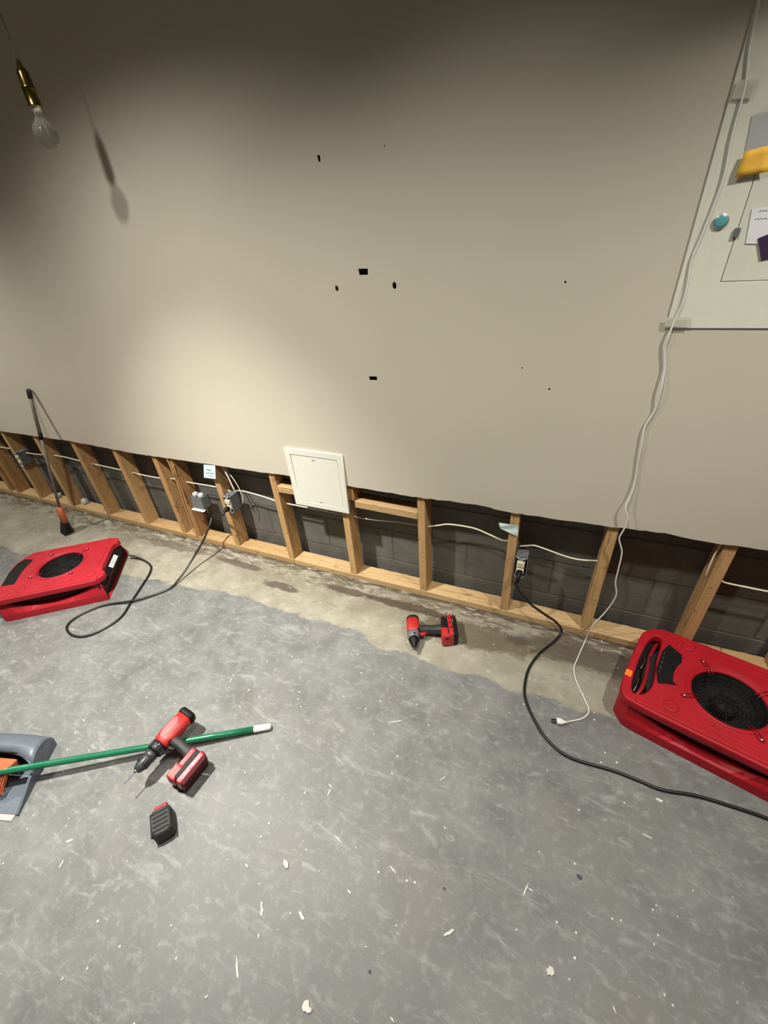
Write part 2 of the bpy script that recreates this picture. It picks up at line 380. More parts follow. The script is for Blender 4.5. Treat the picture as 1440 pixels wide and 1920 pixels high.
# ------------------------------------------------------------------ the setting
def struct(o): o['kind'] = 'structure'; return o
XL, XR, YF, ZC = -4.2, 4.4, -4.2, 2.75
struct(box('floor', ((XL+XR)/2, (YF+0.25)/2, -0.05), (XR-XL, 0.25-YF+0.1, 0.1), 'floor'))
struct(box('ceiling', ((XL+XR)/2, (YF+0.25)/2, ZC+0.05), (XR-XL, 0.25-YF+0.1, 0.1), 'ceil'))
struct(box('wall_left', (XL-0.05, (YF+0.2)/2, ZC/2), (0.1, 0.2-YF, ZC), 'roomwall'))
struct(box('wall_right', (XR+0.05, (YF+0.2)/2, ZC/2), (0.1, 0.2-YF, ZC), 'roomwall'))
struct(box('wall_front', ((XL+XR)/2, YF-0.05, ZC/2), (XR-XL+0.2, 0.1, ZC), 'roomwall'))
# drywall sheet, cut off raggedly about 62 cm above the floor
T = 0.0127
bot = []
xx = XL
meas = [(-4.2, .622), (-2.37, .622), (-1.57, .628), (-0.97, .612), (-0.415, .620), (-0.03, .621), (0.12, .626), (0.49, .621), (0.8, .618), (1.09, .630), (1.22, .617), (1.45, .621), (1.6, .624), (1.77, .632), (1.92, .622), (2.08, .630), (4.4, .625)]
def zb(x):
    for (a, za), (b, zb_) in zip(meas, meas[1:]):
        if a <= x <= b: return za + (zb_-za)*(x-a)/(b-a)
    return .62
while xx < XR:
    bot.append((xx, zb(xx) + random.uniform(-1, 1)*(0.0028 if xx > 0.8 else 0.0016))); xx += random.uniform(0.012, 0.05)
bot.append((XR, .625))
def rect_hole(pts):
    return [(W(*p).x, W(*p).z) for p in pts]
def oval(px, py, rx, rz, n=10):
    c = W(px, py); return [(c.x+rx*math.cos(2*math.pi*k/n), c.z+rz*math.sin(2*math.pi*k/n)) for k in range(n)]
holes = [rect_hole([(671, 504), (689.5, 503.5), (690, 515.5), (672.5, 516)]), rect_hole([(691.5, 705.5), (706.5, 706), (707.5, 714), (692, 713.5)]),
         rect_hole([(593.5, 290), (600, 291.5), (601, 303), (596, 304)]), oval(631, 541, .0075, .011), oval(739, 535.5, .0085, .012),
         oval(1030, 730, .004, .004, 7), oval(979, 690, .003, .003, 6), oval(1060, 529, .003, .004, 6), oval(721, 274, .002, .005, 6)]
me = plate2d('wall_back', bot + [(XR, ZC), (XL, ZC)], holes, 0, T)
for v in me.vertices: v.co = Vector((v.co.x, -v.co.z, v.co.y))
wall_back = struct(link('wall_back', me, 'drywall'))
# block wall behind the studs
wall_rear = struct(box('wall_rear', ((XL+XR)/2, 0.19, 1.33), (XR-XL, 0.12, 2.84), 'mortar'))
BY, BH, BL = 0.128, 0.2032, 0.4064
for row in range(4):
    z0 = 0.09 - BH + row*BH
    xo = 1.035 + (0 if row % 2 else BL/2) - BL*11
    for k in range(20):
        x0 = xo + k*BL
        if x0 < -3.3 or x0 > 2.7: continue
        z1 = z0+BH; za = max(z0, 0.0)
        b = box('concrete_block', (x0+BL/2, BY+0.02+random.uniform(-.0012, .0012), (za+z1)/2), (BL-0.007, 0.04, z1-za-0.006), 'block', wall_rear, bev=0.003, seg=1)
# framing, children of the wall
studs = [-3.20, -2.83, -2.722, -2.422, -2.025, -1.615, -1.215, -0.867, -0.735, -0.411, -0.003, 0.414, 0.823, 1.238, 1.603, 1.974, 2.30, 2.62]
def wood(name, c, s, mat, rot=None):
    return box(name, c, s, mat, wall_back, bev=0.0022, rot=rot, seg=1)
for i, x in enumerate(studs):
    old = x in (-0.735, -2.83, -2.722)
    tw = random.uniform(-.012, .012)
    top = 2.2 if not old else 1.4
    if x == 0.414: top = 0.500
    wood('stud', (x+0.019, 0.046, (0.039+top)/2), (0.038, 0.089, top-0.039), 'oldstud' if old else 'stud', rot=(0, 0, tw))
seams = [-4.2, -1.62, 0.03, 2.15, 4.4]
for a, b in zip(seams, seams[1:]):
    wood('bottom_plate', ((a+b)/2, 0.0445, 0.019), (b-a-0.002, 0.089, 0.038), 'plate')
wood('blocking', (0.225, 0.046, 0.522), (0.378, 0.089, 0.038), 'plate')
wood('blocking', (0.659, 0.046, 0.508), (0.326, 0.089, 0.038), 'plate', rot=(0, 0.018, 0))
wood('stud', (0.478, 0.046, 1.06), (0.038, 0.089, 1.06), 'oldstud')
sp = [W(312, 858, -.004), W(332, 905, -.006), W(345, 945, -.008), W(361, 990, -.004), W(370, 1006, -.003)]
tube('splinter', sp, [0.004]*21, 'stud', wall_back, sides=5)
sp = [W(325, 870, .0), W(336, 905, -.004), W(343, 922, -.008), W(352, 945, -.006)]
tube('splinter', sp, 0.0035, 'oldstud', wall_back, sides=5)
# unseen beam added under the ceiling to shade the top of the wall
box('shade_beam', (2.20, -0.34, 2.50), (2.2, 0.04, 0.50), 'ceil')['kind'] = 'structure'

# ------------------------------------------------------------------ access door in the drywall
t = thing('access_door', 'cream square access door with a flanged frame, hanging over the cut edge of the drywall', 'access door', (0.314, -T, 0.627))
x0, x1, z0, z1 = 0.157, 0.474, 0.466, 0.788
def loc_plate(name, outline, holes, ya, yb, mat, parent, bev=0.0, ox=0.0, oz=0.0):
    me = plate2d(name, outline, holes, 0, yb-ya, bev)
    for v in me.vertices: v.co = Vector((v.co.x-ox, -(v.co.z)+yb, v.co.y-oz))
    return link(name, me, mat, parent)
def rr(x0, z0, x1, z1): return [(x0, z0), (x1, z0), (x1, z1), (x0, z1)]
loc_plate('frame', rr(x0, z0, x1, z1), [rr(x0+.030, z0+.030, x1-.030, z1-.030)], -0.012, 0.0, 'white', t, 0.002, 0.314, 0.627)
loc_plate('door', rr(x0+.032, z0+.032, x1-.032, z1-.032), [], -0.0095, 0.0, 'white', t, 0.001, 0.314, 0.627)
loc_plate('backing', rr(x0+.012, z0+.012, x1-.012, z1-.012), [], 0.0, 0.002, 'seam', t, 0, 0.314, 0.627)
for zz in (z1-.045, z0+.040):
    d = box('latch', (0, -0.0105, zz-0.627), (0.016, 0.003, 0.004), 'chrome', t, 0.001)
loc_plate('return_flange', rr(x1-.016, z0+.004, x1-.012, zb(.48)-.002), [], 0.002, 0.03, 'white', t, 0, 0.314, 0.627)

# ------------------------------------------------------------------ breaker panel
px0, pz0 = 1.606, 1.327; px1, pz1 = 1.990, 2.12
t = thing('breaker_panel', 'pale grey-green electrical panel cover on the wall at the upper right', 'electrical panel', (px0, -T, pz0))
dx0, dz0, dx1, dz1 = 1.700, 1.441, 1.905, 2.02
loc_plate('cover', rr(px0, pz0, px1, pz1), [rr(dx0, dz0, dx1, dz1)], -0.004, 0, 'panelw', t, 0.0015, px0, pz0)
loc_plate('left_rim', [(px0-.001, pz0+.02), (px0+.011, pz0+.02), (px0+.013, pz1-.02), (px0-.001, pz1-.02)], [], -0.0052, -0.0035, 'panelw', t, 0.0008, px0, pz0)
loc_plate('door', rr(dx0+.0015, dz0+.0015, dx1-.0015, dz1-.0015), [], -0.0040, -0.002, 'paneldoor', t, 0.0008, px0, pz0)
loc_plate('backing', rr(dx0-.01, dz0-.01, dx1+.01, dz1+.01), [], -0.0015, 0.0, 'seam', t, 0, px0, pz0)
c = W(1381, 436, -T-.006)
box('door_latch', (c.x-px0, -0.008, c.z-pz0), (0.012, 0.006, 0.020), 'greytool', t, 0.001)
PY = -T-0.0045
def sheet(name, pxs, label, cat, mat, y=PY-0.0006, thick=0.0005, sub=1, wob=0.0):
    o = quad_slab(name, [W(a, b, y) for a, b in pxs], thick, mat, None, sub, wob)
    for q in o.data.polygons: q.use_smooth = sub > 1
    return tag(o, label, cat)
sheet('sticky_note', [(1397, 284), (1444, 272), (1440, 322), (1378, 333)], 'yellow-orange sticky note curling off the electrical panel', 'sticky note', 'yellow', PY-0.010, 0.0006, 4, 0.003)
paper = sheet('paper_note', [(1410, 391), (1460, 386), (1452, 458), (1398, 457)], 'white paper note with faint blue writing on the electrical panel door', 'note', 'paper', PY-0.001)
for (a, b, l) in ((1423, 396, 17), (1416, 411, 24)):
    q = W(a, b, PY-.0016); q2 = W(a+l, b-1.5, PY-.0016)
    for k in range(7):
        p = q.lerp(q2, k/7.0); p2 = q.lerp(q2, (k+0.75)/7.0)
        tube('handwriting', [p, p + Vector((0, 0, .0015*(1 if k % 2 else -1))), p2], 0.0005, 'ink', paper, sides=4, n=2)
sheet('purple_card', [(1421, 447), (1458, 432), (1462, 480), (1427, 487)], 'dark purple card over the corner of the white paper note', 'card', 'purple', PY-0.003)
sheet('clear_sleeve', [(1412, 214), (1452, 205), (1442, 280), (1397, 288)], 'translucent sleeve on the electrical panel above the yellow sticky note', 'sleeve', 'film', PY-0.002)
t = thing('round_magnet', 'small round teal magnet with a silver rim on the electrical panel', 'magnet', W(1351, 415, PY))
lathe_z('rim', [(0.0155, 0), (0.0170, 0.002), (0.0165, 0.004), (0.0135, 0.0048)], 'chrome', t, axis=(0, -1, 0))
lathe_z('face', [(0.0138, 0.0030), (0.0138, 0.0050), (0.0125, 0.0062), (0.008, 0.0072), (0.0, 0.0075)], 'teal', t, axis=(0, -1, 0))
tg = 'clear tape strips on the electrical panel'
sheet('tape_strip', [(1248, 594), (1296, 594), (1294, 614), (1246, 612)], 'clear tape strip holding the white cord at the lower panel corner', 'tape', 'tape', PY-0.0055)
sheet('tape_strip', [(1384, 150), (1424, 148), (1411, 184), (1371, 186)], 'clear tape strip over the cord near the top of the electrical panel', 'tape', 'tape', PY-0.0055)

# ------------------------------------------------------------------ white extension cord
yc = PY-0.0035
pts = [W(1440, -60, yc), W(1425, 0, yc), W(1405, 90, yc), (W(1396, 165, yc)), W(1372, 255, yc), W(1357, 330, yc), W(1338, 385, yc), W(1316, 440, yc), W(1296, 488, yc), W(1289, 530, yc), W(1280, 568, yc), W(1265, 600, yc), W(1253, 632, -.024), W(1246, 655, -.020), W(1246, 690, -.020), W(1239, 730, -.026), W(1228, 768, -.020), W(1209, 800, -.020), W(1203, 835, -.022), W(1197, 862, -.02), W(1192, 895, -.02), W(1184, 925, -.026), W(1173, 950, -.035), W(1176, 972, -.038), W(1170, 992, -.036), W(1161, 1010, -.035), W(1166, 1035, -.034), W(1160, 1065, -.036), W(1154, 1092, -.037), W(1155, 1117, -.036), W(1137, 1145, -.032), W(1110, 1175, -.045), F(1097, 1202, .012), F(1083, 1234, .005), F(1076, 1254, .004), F(1081, 1279, .004), F(1094, 1307, .004), F(1104, 1332, .004), F(1094, 1346, .004), F(1072, 1352, .005), F(1058, 1354, .010)]
t = thing('white_extension_cord', 'white cord hanging down the wall from the panel, its bare plug on the floor', 'cord', F(1090, 1300))
at_world(t, tube('cable', pts, 0.0034, 'wcord', t, n=6, flat=0.8))
a, b = F(1060, 1354, .011), F(1043, 1352, .012); d = (b-a).normalized(); u = Vector((0, 0, 1)); s = d.cross(u)
at_world(t, loft('plug', [(a-d*.006, s*.0045, u*.0045, 2), (a+d*.004, s*.006, u*.005, 2.5), (a+d*.012, s*.011, u*.0075, 3), (a+d*.022, s*.012, u*.009, 3.5), (a+d*.032, s*.0115, u*.009, 4)], 'wcord', t))
for k in (-1, 1):
    at_world(t, box('prong', a+d*.041+s*.006*k, (0.019, 0.0016, 0.007), 'chuck', t, rot=(0, 0, math.atan2(d.y, d.x))))
at_world(t, tube('prong', [a+d*.03-u*.005, a+d*.05-u*.005], 0.0024, 'chuck', t, n=1))

# ------------------------------------------------------------------ electrical rough-in
def cable(label, pts, r=0.0042, cat='cable'):
    bm = bmesh.new(); tube_bm(bm, smooth_pts(pts, 5), r, 8, 0.75)
    o = link('electrical_cable', from_bm('electrical_cable', bm), 'romex', None, smooth=True); return tag(o, label, cat)
Yw = 0.045
cable('cream cable through the studs from the left edge to the box under the blue label',
      [W(-60, 826, Yw), W(0, 838, Yw), W(25, 842, Yw), W(50, 849, Yw), W(73, 852, Yw), W(90, 853, Yw), W(117, 856, Yw), W(142, 862, Yw), W(161, 867, Yw), W(190, 873, Yw), W(222, 880, Yw), W(240, 884, Yw), W(270, 891, Yw), W(297, 896, Yw), W(310, 897, Yw), W(328, 898, Yw), W(342, 902, Yw), W(370, 907, Yw), W(400, 912, Yw), W(418, 917, Yw), W(432, 921, Yw)])
cable('cream cable from the outlet box under the blue label, passing below the access door',
      [W(440, 921, .03), W(452, 920, Yw), W(480, 927, Yw), W(503, 934, Yw), W(523, 941, Yw), W(548, 946, Yw), W(573, 951, Yw), W(637, 963, Yw), W(690, 973, Yw+.01), W(740, 978, Yw), W(776, 983, Yw), W(800, 987, Yw), W(822, 985, Yw), W(843, 983, Yw), W(887, 990, Yw), W(917, 1002, Yw), W(942, 1013, Yw), W(960, 1014, Yw), W(970, 1017, Yw+.01)])
cable('cream cable running right from the outlet box under the blue tape',
      [W(975, 1024, Yw), W(990, 1023, Yw), W(1003, 1023, Yw), W(1027, 1031, Yw), W(1060, 1043, Yw), W(1085, 1049, Yw), W(1110, 1051, Yw), W(1128, 1051, Yw), W(1138, 1046, .035), W(1145, 1025, .035), W(1150, 1005, .035), W(1153, 990, .035), W(1155, 970, .035)], 0.0038)
cable('short white cable looping down the side of the right stud',
      [W(1358, 1005, .02), W(1351, 1022, .02), W(1338, 1043, .015), W(1327, 1069, .012), W(1324, 1080, .02), W(1331, 1084, .04), W(1350, 1088, Yw), W(1362, 1093, Yw), W(1400, 1101, Yw), W(1440, 1109, Yw), W(1500, 1120, Yw)], 0.0036)
cable('thin cable dropping behind the drywall to the top of the left outlet box',
      [W(410, 850, .02), W(417, 873, .02), W(428, 895, .015), W(440, 920, .012)], 0.0042)
cable('thin cable arching beside the left outlet box, the outer of two',
      [W(415, 862, .03), W(424, 880, .03), W(437, 897, .03), W(448, 915, .03), W(455, 933, .03), W(455, 944, .03)], 0.0028)

def outlet_box(name, label, x0, zc, plug_mat=None, receptacle=True, depth=0.07, w=0.056, h=0.105, yfront=-0.010):
    t = thing(name, label, 'outlet box', (x0+w/2, yfront, zc))
    bm = bmesh.new(); th = 0.003
    box_bm(bm, (-w/2+th/2, depth/2, 0), (th, depth, h), .0005); box_bm(bm, (w/2-th/2, depth/2, 0), (th, depth, h), .0005)
    box_bm(bm, (0, depth/2, h/2-th/2), (w, depth, th), .0005); box_bm(bm, (0, depth/2, -h/2+th/2), (w, depth, th), .0005)
    box_bm(bm, (0, depth-th/2, 0), (w, th, h)); 
    box_bm(bm, (0, 0.012, h/2+.003), (w*.5, .016, .008), .001); box_bm(bm, (0, 0.012, -h/2-.003), (w*.5, .016, .008), .001)
    link('case', from_bm('case', bm), 'jbox', t)
    box('interior_shade', (0, depth*.55, 0), (w-.007, .002, h-.007), 'dark', t)  # near-black sheet painting the shade inside the case
    if receptacle:
        yo = box('yoke', (0, -0.002, 0), (0.018, 0.0015, 0.108), 'chrome', t, .0005)
        for s in (-1, 1):
            for q in (-1, 1): 
                tube('yoke_ear', [(q*.006, -.003, s*.050), (q*.013, -.004, s*.055), (q*.017, -.003, s*.050)], .0028, 'chrome', t, sides=6, n=3)
            so = loft('socket', [((0, 0, s*.0195), (.0165, 0, 0), (0, 0, .0142), 3), ((0, -.007, s*.0195), (.0165, 0, 0), (0, 0, .0142), 3), ((0, -.008, s*.0195), (.0155, 0, 0), (0, 0, .0132), 3)], 'ivory', t)
            for q in (-1, 1): box('slot', (q*.0062, -.0082, s*.0195+.003), (.002, .0012, .008), 'seam', so)
            lathe_z('ground_hole', [(.0024, 0), (.0024, .0012)], 'seam', so, 8, (0, -1, 0), (0, -.0076, s*.0195-.007))
        box('body', (0, .010, 0), (.034, .02, .068), 'ivory', t, .002)
    return t
ob = outlet_box('outlet_box', 'grey outlet box under the pale blue label, a black plug in its lower socket', -0.372, 0.362)
ob2 = outlet_box('outlet_box', 'grey outlet box under the blue tape, a black plug in its lower socket', 1.277, 0.335)
ob3 = outlet_box('outlet_box', 'grey outlet box at the far left behind the broom, with nothing plugged in', -2.383, 0.395)
t = thing('junction_box', 'grey open junction box with clear plastic bits on top, left of the plugged-in outlet box', 'junction box', (-0.62, 0.0, 0.272))
bm = bmesh.new(); box_bm(bm, (0, .035, 0.0), (.092, .06, .004)); box_bm(bm, (-.044, .035, .04), (.004, .06, .082)); box_bm(bm, (.044, .035, .04), (.004, .06, .082)); box_bm(bm, (0, .063, .04), (.092, .004, .082)); box_bm(bm, (0, .006, .045), (.088, .004, .078), rot=(-.12, 0, 0))
link('case', from_bm('case', bm), 'jbox', t)
bm = bmesh.new()
for k in (-1, 1): loft_bm(bm, [((k*.022, .03, .082), (.018, 0, 0), (0, .018, 0), 2), ((k*.022, .03, .094), (.017, 0, 0), (0, .017, 0), 2), ((k*.022, .03, .099), (.010, 0, 0), (0, .01, 0), 2)], 12)
link('clear_cover', from_bm('clear_cover', bm), 'foil', t)
box('white_rim', (.004, -.006, -.002), (.100, .022, .003), 'white', t, .0008, rot=(.12, 0, 0))

# blue tape label and blue tape
lab = quad_slab('blue_label', [W(382, 871, -.016), W(403.5, 873, -.016), W(404.5, 898, -.022), W(382.5, 895.5, -.022)], .0006, 'blue', None, 2, 0.0)
tag(lab, 'pale blue paper label with dark handwriting under the cut drywall edge', 'label')
random.seed(3)
for (pa, pb) in (((386.5, 880.5), (396, 881)), ((386, 886.5), (400, 887.5)), ((386, 891), (401, 893.5))):
    a, b = W(*pa, -.0195), W(*pb, -.0215); n = 9; P = []
    for k in range(n*2+1): P.append(a.lerp(b, k/(n*2)) + Vector((random.uniform(-.001, .001), -0.0012, random.uniform(-.0022, .0022))))
    at_world(lab, tube('handwriting', P, .0009, 'ink', lab, sides=4, n=2))
tp = quad_slab('blue_tape', [W(935.5, 980, -.010), W(972, 985.5, -.006), W(971, 1006, -.004), W(938, 991, -.010)], .0008, 'blue', None, 6, 0.004)
tag(tp, 'strip of pale blue tape stuck across the stud above the right outlet box', 'tape')
# remains of the anchors in the wall
for (a, b, lb) in ((631, 540, 'small metal anchor in the left of the two round wall holes'), (739, 534, 'small metal anchor in the right of the two round wall holes')):
    c = W(a, b, -.006); o = lathe_z('wall_anchor', [(.004, -.012), (.004, .0), (.0025, .004), (.001, .0045)], 'steel', None, 10, (0.2, -1, .3), c+Vector((-.003, .004, .006))); tag(o, lb, 'wall anchor')

# ------------------------------------------------------------------ power cords
t_cordR = thing('power_cord', 'black power cord from the taped-stud outlet box across the floor to the right edge', 'cord', F(985, 1290))
pr = Vector((1.305, -.012, .3155))
pts = [pr+Vector((0, -.045, -.004)), pr+Vector((0, -.055, -.022)), W(964, 1090, -.070), W(973, 1108, -.075), W(993, 1131, -.080), W(1020, 1151, -.075), W(1042, 1166, -.050), F(1053, 1183, .022), F(1041, 1201, .006), F(1013, 1224, .006), F(993, 1251, .006), F(985, 1278, .006), F(984, 1304, .006), F(994, 1334, .006), F(1014, 1371, .006), F(1037, 1398, .006), F(1064, 1418, .006), F(1100, 1431, .006), F(1147, 1444, .006), F(1194, 1462, .006), F(1242, 1481, .006), F(1301, 1491, .006), F(1360, 1508, .006), F(1440, 1535, .006), F(1530, 1575, .006)]
at_world(t_cordR, tube('cable', pts, 0.0055, 'cord', t_cordR, n=6))
def plug(t, p, mat='black'):
    at_world(t, loft('plug', [(p+Vector((0, -.001, 0)), (.013, 0, 0), (0, 0, .0125), 3.5), (p+Vector((0, -.020, 0)), (.0135, 0, 0), (0, 0, .013), 3.5), (p+Vector((0, -.034, -.001)), (.010, 0, 0), (0, 0, .010), 2.5), (p+Vector((0, -.046, -.005)), (.0075, 0, 0), (0, -.003, .0075), 2), (p+Vector((0, -.052, -.018)), (.0065, 0, 0), (0, -.005, .003), 2)], mat, t))
plug(t_cordR, pr)

# ------------------------------------------------------------------ air movers
def circle(cx, cy, r, n=48, a0=0.0): return [(cx+r*math.cos(a0+2*math.pi*k/n), cy+r*math.sin(a0+2*math.pi*k/n)) for k in range(n)]
def chaikin(poly, it=2, q=0.25):
    for _ in range(it):
        out = []
        for i in range(len(poly)):
            a, b = Vector(poly[i]), Vector(poly[(i+1) % len(poly)]); out += [tuple(a.lerp(b, q)), tuple(a.lerp(b, 1-q))]
        poly = out
    return poly
def air_mover(name, label, loc, ang, handle, cx, cy, red):
    t = thing(name, label, 'air mover', (loc[0], loc[1], 0), (0, 0, R(ang)))
    L, Wd, zt, th = 0.585, 0.430, 0.147, 0.036
    # lower housing: lofted cross sections, its top edge dips in the middle
    bm = bmesh.new(); rows = []
    xs = [0.0, .012, .04, .08] + [.08+k*.035 for k in range(1, 13)] + [.535, .56]
    for i, x in enumerate(xs):
        s = math.sin(math.pi*min(1, max(0, (x-.05)/.47))); top = .106 - .062*s
        ins = .05*max(0, 1-x/.05)**1.5; y0, y1 = ins-.004, Wd-ins
        lift = .0
        endx = max(0, (x-.50)/.06); tx = x - .010*endx     # the outlet end leans back
        if x == 0: top = .075
        rows.append([bm.verts.new(q) for q in ((x, y0, 0), (x, y0, .012), (x, y0+.002, .040), (tx, y0+.024, top), (tx, y0+.048, min(top, .055)), (tx, y1-.048, min(top, .060)), (tx, y1-.024, top), (x, y1-.002, .040), (x, y1, .012), (x, y1, 0))])
    for a, b in zip(rows, rows[1:]):
        for k in range(9): bm.faces.new((a[k], a[k+1], b[k+1], b[k]))
        bm.faces.new((a[9], a[0], b[0], b[9]))
    bm.faces.new(rows[0][::-1])
    bmesh.ops.recalc_face_normals(bm, faces=bm.faces)
    o = link('lower_housing', from_bm('lower_housing', bm), red, t)
    sm = o.modifiers.new('sol', 'SOLIDIFY'); sm.thickness = 0.006; sm.offset = -1
    for p in o.data.polygons: p.use_smooth = False
    bv = o.modifiers.new('bev', 'BEVEL'); bv.width = 0.004; bv.segments = 2; bv.limit_method = 'ANGLE'; bv.angle_limit = R(25)
    # near-black panel painting the shade inside the outlet at the far end
    box('outlet_shade_panel', (.540, Wd/2, .058), (.010, Wd-.02, .104), 'dark', t)
    # near-black filler standing for the shade in the lens-shaped gaps
    co = plate2d('core', chaikin([(.05, .040), (.52, .040), (.52, Wd-.040), (.05, Wd-.040)], 2), [circle(cx, cy, .1185)], .055, .122)
    link('core', co, 'dark', t)
    for k, (zz, yy, rr_) in enumerate(((.083, .036, .0055), (.094, .040, .0055), (.073, .036, .005))):
        P = [(x, yy+.018*(abs(x-.30)/.22)**2, zz-.004*math.sin(math.pi*(x-.08)/.44)) for x in [.08+.04*j for j in range(12)]]
        tube('cord_coil', P, rr_, 'cord', t, n=3)
    # upper shell
    if handle:
        out = [(.022, 0.0), (.545, .0), (.585, .045), (.585, .385), (.545, Wd), (.075, Wd), (.03, .405), (.002, .355), (-.008, .05)]
        slot = chaikin([(.026, .045), (.062, .048), (.088, .10), (.088, .17), (.078, .25), (.080, .345), (.070, .385), (.034, .350), (.022, .20)], 2)
        holes = [slot, circle(cx, cy, .113)]
    else:
        out = [(-.02, .0), (.535, .0), (.574, .040), (.574, .075), (.548, .10), (.545, .34), (.572, .365), (.572, .385), (.550, Wd-.008), (.072, Wd), (.012, .33), (.024, .12), (-.03, .05)]
        holes = [circle(cx, cy, .113)]
    out = chaikin(out, 2, 0.14)
    pl = plate2d('upper_shell', out, holes, zt-th, zt, .006)
    up = link('upper_shell', pl, red, t)
    # control panel, a dark recessed plate with a curved inner side
    q = .0 if handle else -.052
    pc = [(.100+q, .135), (.158+q, .165)] + [(cx - .172*math.cos(a), cy + .172*math.sin(a)) for a in [R(v) for v in (-13, -5, 5, 15, 25)]] + [(.152+q, .322), (.103+q, .352), (.087+q, .30), (.085+q, .20)]
    if not handle: pc = [(.033, .13), (.098, .125), (.094, .18), (.092, .24), (.098, .29), (.108, .345), (.055, .365), (.030, .33), (.020, .25)]
    link('control_panel', plate2d('control_panel', pc, [], zt-.002, zt+.0018, .0008), 'black', t)
    if handle:
        for k in range(5): box('toggle', (.096, .19+k*.026, zt+.003), (.006, .012, .004), 'chuck', t, .001)
        link('handle_well', plate2d('handle_well', chaikin([(.015, .035), (.100, .04), (.100, .39), (.02, .37)], 1), [], zt-.075, zt-.058), 'dark', t)
        tube('inner_rail', [(.040, .050, zt-.050), (.060, .10, zt-.034), (.062, .18, zt-.030), (.056, .26, zt-.032), (.062, .34, zt-.036), (.070, .38, zt-.05)], .0075, 'redtool2', t)
        for yy in (.12, .24): tube('rail', [(.040, yy-.03, zt-.045), (.044, yy, zt-.040), (.045, yy+.04, zt-.045)], .003, 'steel', t)
    # raised ribs and steps moulded on the shell
    ribs = [((.30, .022, zt+.001), (.50, .020, .006), 0), ((.30, Wd-.022, zt+.001), (.44, .018, .006), 0), ((.33, .052, zt), (.16, .012, .005), 0), ((.515, .22, zt+.0), (.018, .18, .005), 0)]
    for c, s, rz in ribs: box('moulded_rib', c, s, red, up, .0025, rot=(0, 0, rz))
    for c in ((.155, .062), (.50, .075), (.50, .36), (.165, .385)): lathe_z('moulded_boss', [(.024, zt-.001), (.023, zt+.0028), (.019, zt+.0036), (.012, zt+.003), (.001, zt+.003)], red, up, 24, (0, 0, 1), (c[0], c[1], 0))
    bm = bmesh.new()
    for rad, rr_ in ((.125, .006), (.136, .0035)): tube_bm(bm, [(cx+rad*math.cos(a), cy+rad*math.sin(a), zt-.001) for a in [2*math.pi*k/56 for k in range(56)]], rr_, 8, .8, True)
    link('inlet_rim', from_bm('inlet_rim', bm), red, up, smooth=True)
    # inlet bowl, wire grille, hub
    bm = bmesh.new()
    n = 48; rg = []
    for rad, zz in ((.1145, zt-.004), (.110, zt-.020), (.100, zt-.050), (.088, zt-.07), (.05, zt-.085), (.001, zt-.086)):
        rg.append([bm.verts.new((cx+rad*math.cos(2*math.pi*k/n), cy+rad*math.sin(2*math.pi*k/n), zz)) for k in range(n)])
    for a, b in zip(rg, rg[1:]):
        for k in range(n): bm.faces.new((a[k], a[(k+1) % n], b[(k+1) % n], b[k]))
    link('inlet_bowl', from_bm('inlet_bowl', bm), 'dark', t, smooth=True)
    bm = bmesh.new()
    for j in range(11):
        rad = .012+j*.0098; dz = -.018+.010*(rad/.11)**2
        tube_bm(bm, [(cx+rad*math.cos(a), cy+rad*math.sin(a), zt+dz) for a in [2*math.pi*k/40 for k in range(40)]], .0011, 5, 1, True)
    for j in range(4):
        a = math.pi*j/4; tube_bm(bm, [(cx+s*.111*math.cos(a), cy+s*.111*math.sin(a), zt-.0185+.010*abs(s)**2) for s in (-1, -.5, 0, .5, 1)], .0015, 5)
    link('wire_grille', from_bm('wire_grille', bm), 'black', t, smooth=True)
    lathe_z('motor_hub', [(.040, zt-.07), (.040, zt-.035), (.034, zt-.028), (.012, zt-.026), (.001, zt-.026)], 'dark', t, 28, (0, 0, 1), (cx, cy, 0))
    for k, a in enumerate((R(128), R(212), R(308), R(42))):
        d = Vector((math.cos(a), math.sin(a), 0)); s = Vector((-d.y, d.x, 0)); c0 = Vector((cx, cy, zt+.006))
        P = [c0+d*.098-s*.006+Vector((0, 0, -.012)), c0+d*.118-s*.006, c0+d*.150-s*.006, c0+d*.158, c0+d*.150+s*.006, c0+d*.118+s*.006, c0+d*.098+s*.006+Vector((0, 0, -.012))]
        cl = tube('grille_clip', P, .0018, 'redtool2', t, sides=6, n=3)
        sc = lathe_z('screw', [(.005, -.004), (.005, .001), (.003, .0025), (.001, .0028)], 'steel', cl, 12, (0, 0, 1), c0+d*.150)
    return t, L, Wd, zt
airL, L_, Wd_, zt_ = air_mover('air_mover', 'red air mover on the floor at the left edge, its cord looping in front', (-1.261, -0.949), 38, False, .295, .235, 'redl')
# label on the outlet end of the left machine
box('label_strip', (.561, .225, .100), (.034, .30, .003), 'black', airL, .001, rot=(0, .75, 0))
lb = box('rating_label', (.5625, .225, .1022), (.024, .115, .0012), 'paper', airL, 0, rot=(0, .75, 0))
for k in range(3): box('label_print', (.5580+k*.005, .215+(k % 2)*.01, .1078-k*.0047), (.0014, .080-.012*k, .0006), 'ink', lb, rot=(0, .75, 0))
airR, *_ = air_mover('air_mover', 'red air mover on the floor at the right edge, its handle with an orange sticker', (1.725, -0.388), -15, True, .312, .212, 'red')
for j, (mt_, xa, yy, hh) in enumerate((('orsticker', .006, .122, .030), ('redl', .014, .262, .045))):
    box('sticker', (xa, yy, zt_+.0008), (.022 if j == 0 else .024, hh, .0022), mt_, airR, .0006, rot=(0, 0, -.04))
